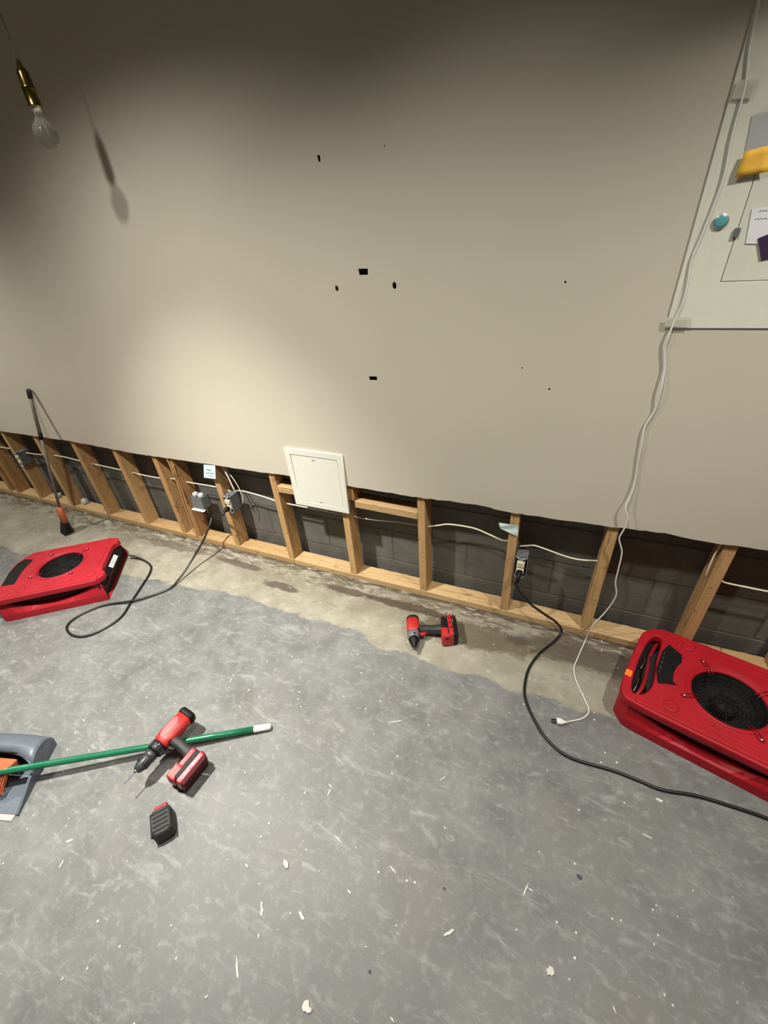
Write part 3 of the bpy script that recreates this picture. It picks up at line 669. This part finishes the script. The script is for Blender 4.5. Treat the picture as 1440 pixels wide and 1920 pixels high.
# cord of the left machine
pl = Vector((-0.344, -.012, .3425))
P = [pl+Vector((0, -.045, -.004)), pl+Vector((-.006, -.055, -.020)), F(400, 966, .270), F(393, 985, .225), F(383, 1010, .165), F(372, 1030, .118), F(360, 1050, .075), F(340, 1080, .028), F(320, 1102, .008), F(293, 1114, .006), F(250, 1126, .016), F(200, 1134, .006), F(160, 1148, .006), F(133, 1165, .006), F(125, 1179, .006), F(136, 1191, .006), F(160, 1193, .006), F(193, 1180, .006), F(227, 1157, .006), F(247, 1127, .006), F(267, 1097, .006), F(281, 1074, .006), F(282, 1060, .006), F(267, 1049, .012), F(250, 1043, .03), F(238, 1040, .045)]
at_world(airL, tube('power_cord', P, .0058, 'cord', airL, n=6)); plug(airL, pl)
bpy.context.view_layer.update()

# ------------------------------------------------------------------ drill and driver (local x = nose direction, y = towards battery, z up)
def tool(name, label, cat, loc, rot, kind):
    t = thing(name, label, cat, loc, rot)
    Z = Vector((0, 0, 1)); Y = Vector((0, 1, 0)); Xv = Vector((1, 0, 0))
    drill = kind == 'drill'
    def sx(x, ry, rz, e=2.6, yo=0, zo=0): return ((x, yo, zo), Y*ry, Z*rz, e)
    if drill:
        loft('motor_housing', [sx(-.094, .026, .024), sx(-.090, .032, .028, 3), sx(-.05, .034, .030, 3), sx(-.005, .034, .030, 3), sx(.020, .031, .029, 2.6), sx(.024, .026, .026, 2.4)], 'redtool', t, 24)
        loft('rear_cap', [sx(-.116, .024, .020, 4), sx(-.113, .031, .026, 4), sx(-.100, .0345, .029, 4), sx(-.090, .034, .0295, 3)], 'black', t, 24)
        loft('clutch_collar', [sx(.022, .027, .027, 2), sx(.026, .030, .030, 2), sx(.052, .029, .029, 2), sx(.056, .025, .025, 2)], 'black', t, 24)
        bm = bmesh.new()
        for k in range(18):
            a = 2*math.pi*k/18; box_bm(bm, (.040, .0295*math.cos(a), .0295*math.sin(a)), (.020, .004, .003), .0006, rot=(a+math.pi/2, 0, 0))
        link('collar_ribs', from_bm('collar_ribs', bm), 'chuck', t)
        for k in range(4): box('collar_mark', (.030+.006*k, .008-.004*k, .0302), (.003, .002, .0006), 'paper', t)
        loft('chuck', [sx(.054, .020, .020, 2), sx(.060, .0235, .0235, 2), (( .078, 0, 0), Y*.0235, Z*.0235, 2), sx(.079, .0215, .0215, 2), sx(.082, .0225, .0225, 2), sx(.108, .0205, .0205, 2), sx(.122, .0145, .0145, 2), sx(.126, .011, .011, 2)], 'chuck', t, 24)
        bm = bmesh.new()
        for k in range(14):
            a = 2*math.pi*k/14; box_bm(bm, (.094, .0215*math.cos(a), .0215*math.sin(a)), (.022, .003, .0025), .0006, rot=(a+math.pi/2, 0, 0))
        link('chuck_ribs', from_bm('chuck_ribs', bm), 'black', t)
        loft('jaws', [sx(.124, .009, .009, 2), sx(.131, .006, .006, 2), sx(.134, .003, .003, 2)], 'steel', t, 12)
        P = [(.132+k*.0012, .0006*math.cos(k*.9), .0006*math.sin(k*.9)) for k in range(34)]
        tube('drill_bit', P, [.0019]*33+[.0004], 'bluebit', t, sides=6, n=1)
        box('vent', (-.012, -.012, .0300), (.010, .012, .0022), 'dark', t, .0012)
        for dy in (.0, .006): pass
        link('seam_panel', plate2d('seam_panel', chaikin([(-.07, -.024), (.0, -.024), (.012, -.006), (.0, .004), (-.055, .004), (-.072, -.008)], 2), [], .0288, .0312, .0006), 'redtool', t)
        box('side_badge', (-.045, .016, .0285), (.050, .008, .0012), 'redtool2', t, .0003, rot=(-.25, 0, 0))
        gx0, gx1, by = -.012, -.002, .128
    else:
        loft('motor_housing', [sx(-.070, .022, .022), sx(-.066, .028, .027, 3), sx(-.03, .030, .029, 3), sx(.002, .029, .028, 3), sx(.008, .026, .026)], 'redtool', t, 24)
        loft('rear_cap', [sx(-.084, .016, .016), sx(-.081, .023, .022, 3), sx(-.072, .0285, .0275, 3), sx(-.062, .0295, .0285, 3)], 'black', t, 24)
        loft('gear_case', [sx(.004, .026, .026, 2.4), sx(.012, .0275, .0275, 2.4), sx(.034, .026, .026, 2.2), sx(.042, .022, .022, 2)], 'greytool', t, 24)
        loft('nose_cone', [sx(.038, .0235, .0235, 2), sx(.050, .022, .022, 2), sx(.072, .013, .013, 2), sx(.078, .010, .010, 2), sx(.080, .009, .009, 2), sx(.086, .0085, .0085, 2)], 'black', t, 24)
        loft('bit_holder', [sx(.084, .006, .006, 6), sx(.094, .0055, .0055, 6), sx(.096, .004, .004, 2)], 'chuck', t, 12)
        for (bx, bz) in ((.028, .022), (.040, .020)): lathe_z('work_light', [(.005, 0), (.005, .004), (.003, .005)], 'black', t, 12, (0, .3, 1), (bx, .004, bz))
        gx0, gx1, by = -.012, -.004, .144
    yh = by
    def sy(y, x, rx, rz, e=2.6): return ((x, y, 0), Xv*rx, Z*rz, e)
    loft('grip', [sy(.014, gx0+.004, .026, .024), sy(.030, gx0+.002, .020, .0205), sy(.055, gx0, .018, .019), sy(.085, gx0-.001+.004, .018, .0185), sy(yh-.022, gx1-.006, .021, .020), sy(yh-.008, gx1, .030, .026, 3)], 'rubber', t, 22)
    loft('trigger', [sy(.028, gx0+.026, .008, .008), sy(.036, gx0+.028, .010, .009), sy(.052, gx0+.024, .009, .009), sy(.060, gx0+.018, .007, .008)], 'redtool2' if not drill else 'black', t, 14)
    box('direction_switch', (gx0+.016, .024, 0), (.014, .008, .052), 'black', t, .003)
    # battery foot and battery
    fx = gx1 + (.036 if drill else .006)
    def foot(x0, x1, y0, y1, z, name, mat, bev=.006):
        return box(name, ((x0+x1)/2, (y0+y1)/2, 0), (x1-x0, y1-y0, z), mat, t, bev, seg=3)
    foot(fx-.062, fx+.030, yh-.018, yh+.008, .060, 'battery_foot', 'redtool2' if drill else 'black', .009)
    foot(fx+.004, fx+.056, yh-.024, yh+.014, .068, 'battery_latch_shell', 'redtool', .010)
    lathe_z('latch_button', [(.012, 0), (.012, .003), (.009, .005), (.001, .0055)], 'black', t, 20, (1, -.25, .35), (fx+.050, yh-.004, .018))
    foot(fx-.060, fx+.046, yh+.002, yh+(.024 if drill else .014), .070, 'battery_seat', 'black', .006)
    foot(fx-.066, fx+.052, yh+(.018 if drill else .006), yh+(.042 if drill else .032), .076, 'battery_case', 'redtool2' if drill else 'redtool', .008 if drill else .014)
    foot(fx-.060, fx+.050, yh+(.038 if drill else .024), yh+(.056 if drill else .048), .078 if drill else .074, 'battery_base', 'maroon' if drill else 'black', .009)
    if drill:
        me = text_mesh('CRAFTSMAN', .0145, .0005, 1.08)
        mtx = Matrix.Translation((fx-.008, yh+.0300, .0382)) @ Euler((0, 0, math.pi)).to_matrix().to_4x4()
        me.transform(mtx); link('lettering', me, 'paper', t)
    else:
        for k in range(3): box('battery_rib', (fx-.04+k*.026, yh+.018, .0375), (.014, .012, .004), 'redtool2', t, .0015)
        tube('belt_hook', [(fx-.045, yh+.002, .034), (fx-.068, yh+.006, .036), (fx-.070, yh+.030, .034), (fx-.052, yh+.040, .037), (fx-.02, yh+.030, .0385)], .0022, 'steel', t)
    return t
# drill: body axis point, nose nearly along -y, lying with the body on the green pole
tool('cordless_drill', 'red and black cordless drill lying across the green broom pole', 'drill', (0.201, -1.106, 0.0885), (R(-8), 0, 0), 'drill')
dr = bpy.data.objects['cordless_drill']
ax = Vector((-0.075, -1, 0)).normalized()
dr.rotation_euler = (Matrix.Rotation(math.atan2(ax.y, ax.x), 4, 'Z') @ Matrix.Rotation(R(-17.0), 4, 'X')).to_euler()
imp = tool('impact_driver', 'red and black impact driver lying alone on the bare strip by the wall', 'impact driver', (0.888, -0.278, 0.0385), (0, 0, 0), 'impact')
ax = Vector((.385, -.925, 0)).normalized(); imp.rotation_euler = (0, 0, math.atan2(ax.y, ax.x)); imp.scale = (1.06, 1.06, 1.06); imp.location.z = .0415

# spare battery
t = thing('spare_battery', 'black tool battery with a red release tab standing on the floor below the drill', 'battery', F(311, 1550, 0), (0, 0, R(-38)))
t.scale = (.93, .93, .95)
loft('case', [((0, 0, 0.001), (.046, 0, 0), (0, .034, 0), 4), ((0, 0, .004), (.050, 0, 0), (0, .037, 0), 4), ((0, 0, .040), (.050, 0, 0), (0, .036, 0), 4), ((0, 0, .052), (.046, 0, 0), (0, .033, 0), 4), ((0, 0, .056), (.040, 0, 0), (0, .028, 0), 4)], 'rubber', t, 28)
for k in range(5): box('moulded_fin', (-.030+k*.015, 0, .0565), (.006, .050, .004), 'black', t, .0015)
for s in (-1, 1): box('side_rail', (.004, s*.031, .050), (.080, .006, .010), 'black', t, .002)
box('release_tab', (-.047, .004, .046), (.014, .044, .016), 'redtool2', t, .003)
box('contact_slot', (.010, -.0362, .022), (.030, .002, .012), 'dark', t)

# ------------------------------------------------------------------ green pole broom and dustpan
pa = F(509, 1362, .013); pb = F(7, 1446, .080)
d = (pb-pa).normalized(); s = d.cross(Vector((0, 0, 1))).normalized(); u = s.cross(d)
pe = pb + d*.16
t = thing('green_broom', 'green broom pole with a white end cap lying on the floor and over the dustpan', 'broom', (pa.x, pa.y, 0))
at_world(t, tube('pole', [pa+d*.062, pb, pe], .0118, 'green', t, sides=16, n=4))
at_world(t, loft('end_cap', [(pa+d*.001, s*.006, u*.006, 2), (pa+d*.004, s*.0105, u*.0105, 2), (pa+d*.010, s*.0125, u*.0125, 2), (pa+d*.066, s*.0130, u*.0130, 2), (pa+d*.068, s*.0118, u*.0118, 2)], 'whitegrip', t, 18))
hc = Vector((-0.300+.0040, -1.398-.0125, .064)); ha = R(17)
h1 = box('head', hc+Vector((-.060, -.006, .008)), (.17, .050, .030), 'orange', t, .008, rot=(R(-18), 0, ha), seg=3); at_world(t, h1)
bm = bmesh.new(); random.seed(5); hu = Vector((math.cos(ha), math.sin(ha), 0)); hv = Vector((-hu.y, hu.x, 0))
for i in range(20):
    for j in range(3):
        a = hc+Vector((-.060, -.006, 0)) + hu*(-.080+i*.0084) + hv*(-.012-j*.008) + Vector((0, 0, .004)); tube_bm(bm, [a, a - hv*.030 + Vector((0, 0, -.022)), a - hv*.050 + Vector((random.uniform(-.003, .003), 0, -.042))], .0020, 5)
at_world(t, link('bristles', from_bm('bristles', bm), 'obristle', t))
# dustpan, origin at its front right corner
t = thing('dustpan', 'slate grey hooded dustpan with a pink front lip, cut off by the left edge', 'dustpan', (-0.148, -1.478, 0), (0, 0, R(18)))
WD, DP, HB = .36, .235, .088
bm = bmesh.new()
nd = 12; rows = []
for i in range(nd+1):
    f = i/nd; y = f*DP; inset = .055*f
    rows.append([bm.verts.new((-WD+inset, y, .004)), bm.verts.new((-inset, y, .004)), bm.verts.new((-inset, y, .0005)), bm.verts.new((-WD+inset, y, .0005))])
for a, b in zip(rows, rows[1:]):
    for k in range(4): bm.faces.new((a[k], a[(k+1) % 4], b[(k+1) % 4], b[k]))
bm.faces.new(rows[0]); bm.faces.new(rows[-1][::-1])
link('tray', from_bm('tray', bm), 'pan', t)
for nm, sx_, thk in (('side_wall', 1, .005), ('side_wall', -1, .005)):
    bm = bmesh.new(); ro = []
    for i in range(nd+1):
        f = .64*i/nd; y = f*DP; inset = .055*f; hgt = .010 + .032*min(1, f*2.3)**1.2
        xb = -inset if sx_ == 1 else -WD+inset; xt = xb + sx_*.004*min(1, f*1.5)
        ro.append([bm.verts.new(q) for q in ((xb, y, .001), (xt, y, hgt), (xt-sx_*thk*2, y, hgt), (xb-sx_*thk*2, y, .004))])
    for a, b in zip(ro, ro[1:]):
        for k in range(4): bm.faces.new((a[k], a[(k+1) % 4], b[(k+1) % 4], b[k]))
    bm.faces.new(ro[0]); bm.faces.new(ro[-1][::-1]); link(nm, from_bm(nm, bm), 'pan', t, smooth=False)
# hood: rounded shell over the rear
bm = bmesh.new(); prof = [(.140, .076), (.144, .085), (.165, .093), (.190, .095), (.218, .088), (.240, .070), (.247, .042), (.243, .0)]
secs = []
for k in range(15):
    f = k/14; x = -WD+.040 + (WD-.080)*f; e = abs(2*f-1); dz = -.016*e**4; arch = .030*(1-(e)**2)
    secs.append([bm.verts.new((-WD/2 + (2*f-1)*(WD/2-.055*min(1, y/DP)+.003), y + (arch if j < 2 else 0), max(0, z+dz*(1 if z > .05 else 0)))) for j, (y, z) in enumerate(prof)])
for a, b in zip(secs, secs[1:]):
    for k in range(len(prof)-1): bm.faces.new((a[k], a[k+1], b[k+1], b[k]))
for sct in (secs[0], secs[-1]):
    pass
me = from_bm('hood', bm); o = link('hood', me, 'pan', t, smooth=True)
so = o.modifiers.new('s', 'SOLIDIFY'); so.thickness = .004; so.offset = 0
for sgn, xx in ((1, -.040), (-1, -WD+.040)):
    bm = bmesh.new(); P = [(y, max(0, z-.016*(1 if z > .05 else 0))) for y, z in prof] + [(.15, .0)]
    xe = lambda y: -WD/2 + sgn*(WD/2-.055*min(1, y/DP)+.003)
    a = [bm.verts.new((xe(y), y, z)) for y, z in P]; b = [bm.verts.new((xe(y)-sgn*.004, y, z)) for y, z in P]
    bm.faces.new(a); bm.faces.new(b[::-1])
    for k in range(len(P)): bm.faces.new((a[k], a[(k+1) % len(P)], b[(k+1) % len(P)], b[k]))
    link('hood_side', from_bm('hood_side', bm), 'pan', t)
tube('hood_lip', [(-WD+.038, .140, .061), (-WD*.75, .162, .078), (-WD/2, .170, .080), (-WD*.25, .162, .078), (-.038, .140, .061)], .0045, 'pan', t)
box('front_lip', (-WD/2-.004, -.008, .0025), (WD-.02, .020, .003), 'pink', t, .001)

# ------------------------------------------------------------------ small broom leaning on the wall
top = W(54, 733, -.030); bpx = -1.742
h_top = X(112, 953, bpx); h_bot = X(121, 978, bpx); b_bot = X(124, 1003, bpx-.004)
t = thing('lobby_broom', 'small long-handled broom with black bristles leaning on the wall at the left', 'broom', (b_bot.x, b_bot.y, 0))
d = (h_top-top).normalized(); mid = X(76, 818, top.lerp(h_top, .36).x)
at_world(t, tube('pole', [top, top.lerp(h_top, .35)], .0105, 'polegrey', t, sides=12, n=1))
at_world(t, tube('lower_pole', [top.lerp(h_top, .35), h_top+d*.02], .0085, 'polegrey', t, sides=12, n=1))
at_world(t, tube('coupling', [top.lerp(h_top, .335), top.lerp(h_top, .385)], .0125, 'black', t, sides=12, n=1))
at_world(t, tube('end_cap', [top-d*.012, top-d*.002, top+d*.045], [.009, .0145, .0130], 'rubber', t, sides=12, n=1))
s = Vector((1, -.22, 0)).normalized(); s = (s-d*s.dot(d)).normalized(); u = d.cross(s)
at_world(t, loft('head', [(h_top-d*.01, s*.016, u*.012, 2), (h_top+d*.012, s*.030, u*.016, 3), (h_top+d*.03, s*.036, u*.018, 4), (h_bot, s*.038, u*.018, 4)], 'orange', t, 20))
bm = bmesh.new(); random.seed(9); gl = (h_bot.z-.002)
for i in range(13):
    for j in range(6):
        a = h_bot + s*(-.034+i*.0057) + u*(-.013+j*.005); k = d + s*(.10*(i-6)/6) + u*(.16*(j-2.5)/2.5); ln = (a.z-.001)/-k.z
        tube_bm(bm, [a-d*.004, a+k*ln], .0022, 4)
at_world(t, link('bristles', from_bm('bristles', bm), 'bristle', t))

# ------------------------------------------------------------------ bare bulb hanging from a cord
bc = W(86, 250, -.25)
t = thing('pendant_bulb', 'unlit clear glass bulb in a brass socket hanging from a thin cord, upper left', 'light bulb', (bc.x, bc.y, bc.z))
st = W(66, 203, -.25).z - bc.z
lathe_z('bulb', [(.001, -.040), (.015, -.037), (.027, -.028), (.0345, -.013), (.036, 0), (.033, .014), (.024, .027), (.015, .036), (.0125, .042), (.0125, st-.004)][::1], 'glass', t, 28)
lathe_z('screw_base', [(.0128, st-.008), (.0132, st+.012), (.012, st+.014)], 'steel', t, 20)
b0 = st+.002
lathe_z('socket', [(.0195, b0), (.0205, b0+.002), (.0190, b0+.005), (.0180, b0+.040), (.0190, b0+.042), (.0190, b0+.048), (.0175, b0+.050), (.0165, b0+.078), (.0140, b0+.086), (.0085, b0+.092), (.0065, b0+.104), (.0035, b0+.108)], 'brass', t, 28)
bm = bmesh.new()
for k in range(3):
    a = k*2.1; tube_bm(bm, [(.004*math.cos(a), .004*math.sin(a), .03), (.012*math.cos(a), .012*math.sin(a), .004), (.003*math.cos(a+1), .003*math.sin(a+1), -.012)], .0004, 4)
link('filament', from_bm('filament', bm), 'steel', t)
tube('cord', [(0, 0, b0+.10), (.002, 0, b0+.25), (0, 0, ZC-bc.z)], .0022, 'polegrey', t, n=4)

# ------------------------------------------------------------------ scraps on the floor
def scrap(name, label, pa, pb, wdt, mat, group=None, thick=.004, seed=0, cat='scrap'):
    rnd = random.Random(seed); a, b = F(*pa), F(*pb); L = (b-a).length; d = (b-a).normalized() if L > 1e-6 else Vector((1, 0, 0)); s = Vector((-d.y, d.x, 0))
    bm = bmesh.new(); n = 7; up, lo, to = [], [], []
    c = (a+b)/2; L = max(L, wdt)
    ring = []
    for k in range(n*2):
        an = 2*math.pi*k/(n*2); r = rnd.uniform(.45, 1.15); q = c + d*(L/2*math.cos(an)*r**.4) + s*(wdt/2*math.sin(an)*r)
        ring.append(q)
    v0 = [bm.verts.new((q.x, q.y, .0005)) for q in ring]; v1 = [bm.verts.new((q.x*.88+c.x*.12, q.y*.88+c.y*.12, thick*rnd.uniform(.6, 1))) for q in ring]
    for k in range(len(ring)): bm.faces.new((v0[k], v0[(k+1) % len(ring)], v1[(k+1) % len(ring)], v1[k]))
    bm.faces.new(v1); bm.faces.new(v0[::-1])
    bmesh.ops.translate(bm, verts=bm.verts, vec=-Vector((c.x, c.y, 0)))
    o = link(name, from_bm(name, bm), mat, None, (c.x, c.y, 0)); return tag(o, label, cat, group)
scrap('plaster_flake', 'long thin white plaster sliver near the bottom edge, below the spare battery', (443, 1790), (447, 1842), .008, 'plaster', seed=1, cat='plaster scrap')
scrap('plaster_flake', 'bent white plaster lump at the bottom edge of the floor', (567, 1880), (584, 1899), .026, 'plaster', seed=2, thick=.007, cat='plaster scrap')
scrap('plaster_flake', 'knobbly white plaster lump on the floor, right of the spare battery', (532, 1610), (541, 1631), .016, 'plaster', seed=3, thick=.008, cat='plaster scrap')
scrap('plaster_flake', 'slanting white plaster flake on the near floor, right of the bottom middle', (832, 1755), (855, 1741), .012, 'plaster', seed=4, cat='plaster scrap')
scrap('plaster_flake', 'rounded white plaster chip, the largest on the lower right floor', (1025, 1816), (1038, 1828), .022, 'plaster', seed=5, thick=.006, cat='plaster scrap')
scrap('plaster_flake', 'oval white plaster chip just below the black cord at the right', (1228, 1497), (1244, 1504), .013, 'plaster', seed=6, thick=.004, cat='plaster scrap')
scrap('plaster_flake', 'long thin white sliver lying flat in the middle of the floor', (721, 1357), (760, 1351), .006, 'plaster', seed=7, cat='plaster scrap')
scrap('plaster_flake', 'white sliver on the floor beside the drill battery', (376, 1451), (396, 1454), .008, 'plaster', seed=8, cat='plaster scrap')
scrap('plaster_flake', 'upright white plaster strip on the near floor, left of a shorter slanted one', (491, 1687), (491, 1722), .010, 'plaster', seed=9, cat='plaster scrap')
scrap('plaster_flake', 'short slanted white plaster strip on the near floor', (559, 1708), (572, 1727), .010, 'plaster', seed=10, cat='plaster scrap')
scrap('plaster_flake', 'thin white sliver on the floor near the lower left edge', (110, 1630), (122, 1611), .006, 'plaster', seed=11, cat='plaster scrap')
scrap('plaster_flake', 'white crumbled plaster patch on the floor below the dustpan', (123, 1579), (138, 1575), .012, 'plaster', seed=12, cat='plaster scrap')
scrap('dark_chip', 'blue-black chip on the lower right floor', (1081, 1638), (1091, 1650), .015, 'bluechip', seed=13, cat='chip')
named = [
 ((627, 1566), (642, 1582), 'slanting white sliver on the near floor, above the centre of the lower half'),
 ((728, 1622), (744, 1639), 'white sliver right of the middle of the near floor, pointing down to the right'),
 ((651, 1668), (659, 1677), 'short white crumb between two longer slivers on the near floor'),
 ((486, 1748), (484, 1763), 'thin upright white sliver just below the upright plaster strip'),
 ((1148, 1885), (1156, 1903), 'thin white sliver at the lower right bottom edge of the floor'),
 ((980, 1682), (992, 1652), 'long leg of a Y-shaped pair of white slivers on the lower right floor'),
 ((989, 1664), (1001, 1673), 'short arm of a Y-shaped pair of white slivers on the lower right floor'),
 ((114, 1840), (121, 1831), 'short white sliver near the bottom left corner of the floor'),
 ((250, 1915), (258, 1930), 'white sliver cut off by the bottom edge, left of the centre'),
 ((1200, 1562), (1226, 1574), 'pale flat scrape of plaster below the black cord on the right floor'),
 ((613, 1493), (622, 1477), 'right arm of a small V-shaped pair of white slivers on the middle floor'),
 ((616, 1470), (624, 1478), 'left arm of a small V-shaped pair of white slivers on the middle floor'),
 ((570, 1490), (575, 1483), 'white crumb left of the V-shaped slivers on the middle floor'),
 ((823, 1465), (836, 1456), 'curved white sliver on the grey floor right of the V-shaped slivers')]
for k, (a, b, lb) in enumerate(named): scrap('plaster_sliver', lb, a, b, .0055, 'plaster', None, .003, 70+k, 'plaster scrap')
small = [((731, 1906), (740, 1918)), ((685, 1777), (688, 1774)), ((1296, 1668), (1301, 1673)), ((1224, 1768), (1228, 1774)), ((383, 1872), (391, 1866)), ((320, 1733), (323, 1738)), ((5, 1622), (8, 1617)), ((598, 1632), (600, 1635)), ((560, 1297), (563, 1300)), ((753, 1271), (756, 1274)), ((801, 1359), (806, 1361)), ((669, 1229), (674, 1226)), ((911, 1329), (914, 1332)), ((156, 1349), (159, 1353)), ((492, 1567), (487, 1573)), ((466, 1627), (459, 1619))]
for k, (a, b) in enumerate(small):
    scrap('plaster_crumb', 'tiny roundish white plaster crumb among others scattered on the grey floor', a, b, .0055, 'plaster', 'round plaster crumbs on the floor', .003, 40+k, 'plaster crumb')
for (a, b, lb) in ((832, 1664, 'small dark spot of grit on the near floor'), (692, 1820, 'dark grit near the bottom edge of the floor')):
    scrap('grit', lb, (a, b), (a+2, b+4), .010, 'bluechip', None, .002, a, 'grit')
# dust too fine to count
bm = bmesh.new(); rnd = random.Random(21)
for k in range(1500):
    cx_, cy_ = rnd.gauss(.95, .8), rnd.uniform(-2.1, -.08)
    if rnd.random() < .45: cx_, cy_ = rnd.gauss(1.15, .25), rnd.gauss(-1.15, .2)
    if cy_ > -.62 and (cx_ < -.5 or cx_ > 1.3) or (cx_ < .05 and cy_ < -1.1) or (.0 < cx_ < .55 and cy_ > -1.35) or (.8 < cx_ < 1.15 and -.4 < cy_ < -.1): continue
    r = rnd.uniform(.0007, .0024)*(1.4 if rnd.random() < .08 else 1); a = rnd.uniform(0, 6.28)
    vs = [bm.verts.new((cx_+r*math.cos(a+q)*rnd.uniform(.5, 1.2), cy_+r*math.sin(a+q)*rnd.uniform(.5, 1.2), .0004)) for q in (0, 2.1, 4.2)]
    tp_ = bm.verts.new((cx_, cy_, r*.8+.0004))
    for i in range(3): bm.faces.new((vs[i], vs[(i+1) % 3], tp_))
    bm.faces.new(vs[::-1])
o = link('plaster_dust', from_bm('plaster_dust', bm), 'plaster'); o['kind'] = 'stuff'; tag(o, 'fine white plaster dust specks strewn over the concrete floor', 'dust')
# crumpled clear wrappers in the stud bays
for (a, b, r_, lb) in ((156, 925, .032, 'crumpled clear plastic on the bottom plate, third bay from the left'), (106, 914, .030, 'crumpled clear plastic behind the leaning broom pole')):
    c = W(a, b, .075); bm = bmesh.new(); bmesh.ops.create_icosphere(bm, subdivisions=2, radius=r_); rnd = random.Random(a)
    for v in bm.verts: v.co *= rnd.uniform(.55, 1.1); v.co.z *= .75
    zz = min(v.co.z for v in bm.verts); bmesh.ops.translate(bm, verts=bm.verts, vec=(0, 0, -zz))
    tag(link('plastic_wrapper', from_bm('plastic_wrapper', bm), 'foil', None, (c.x, .055, .0385)), lb, 'wrapper')
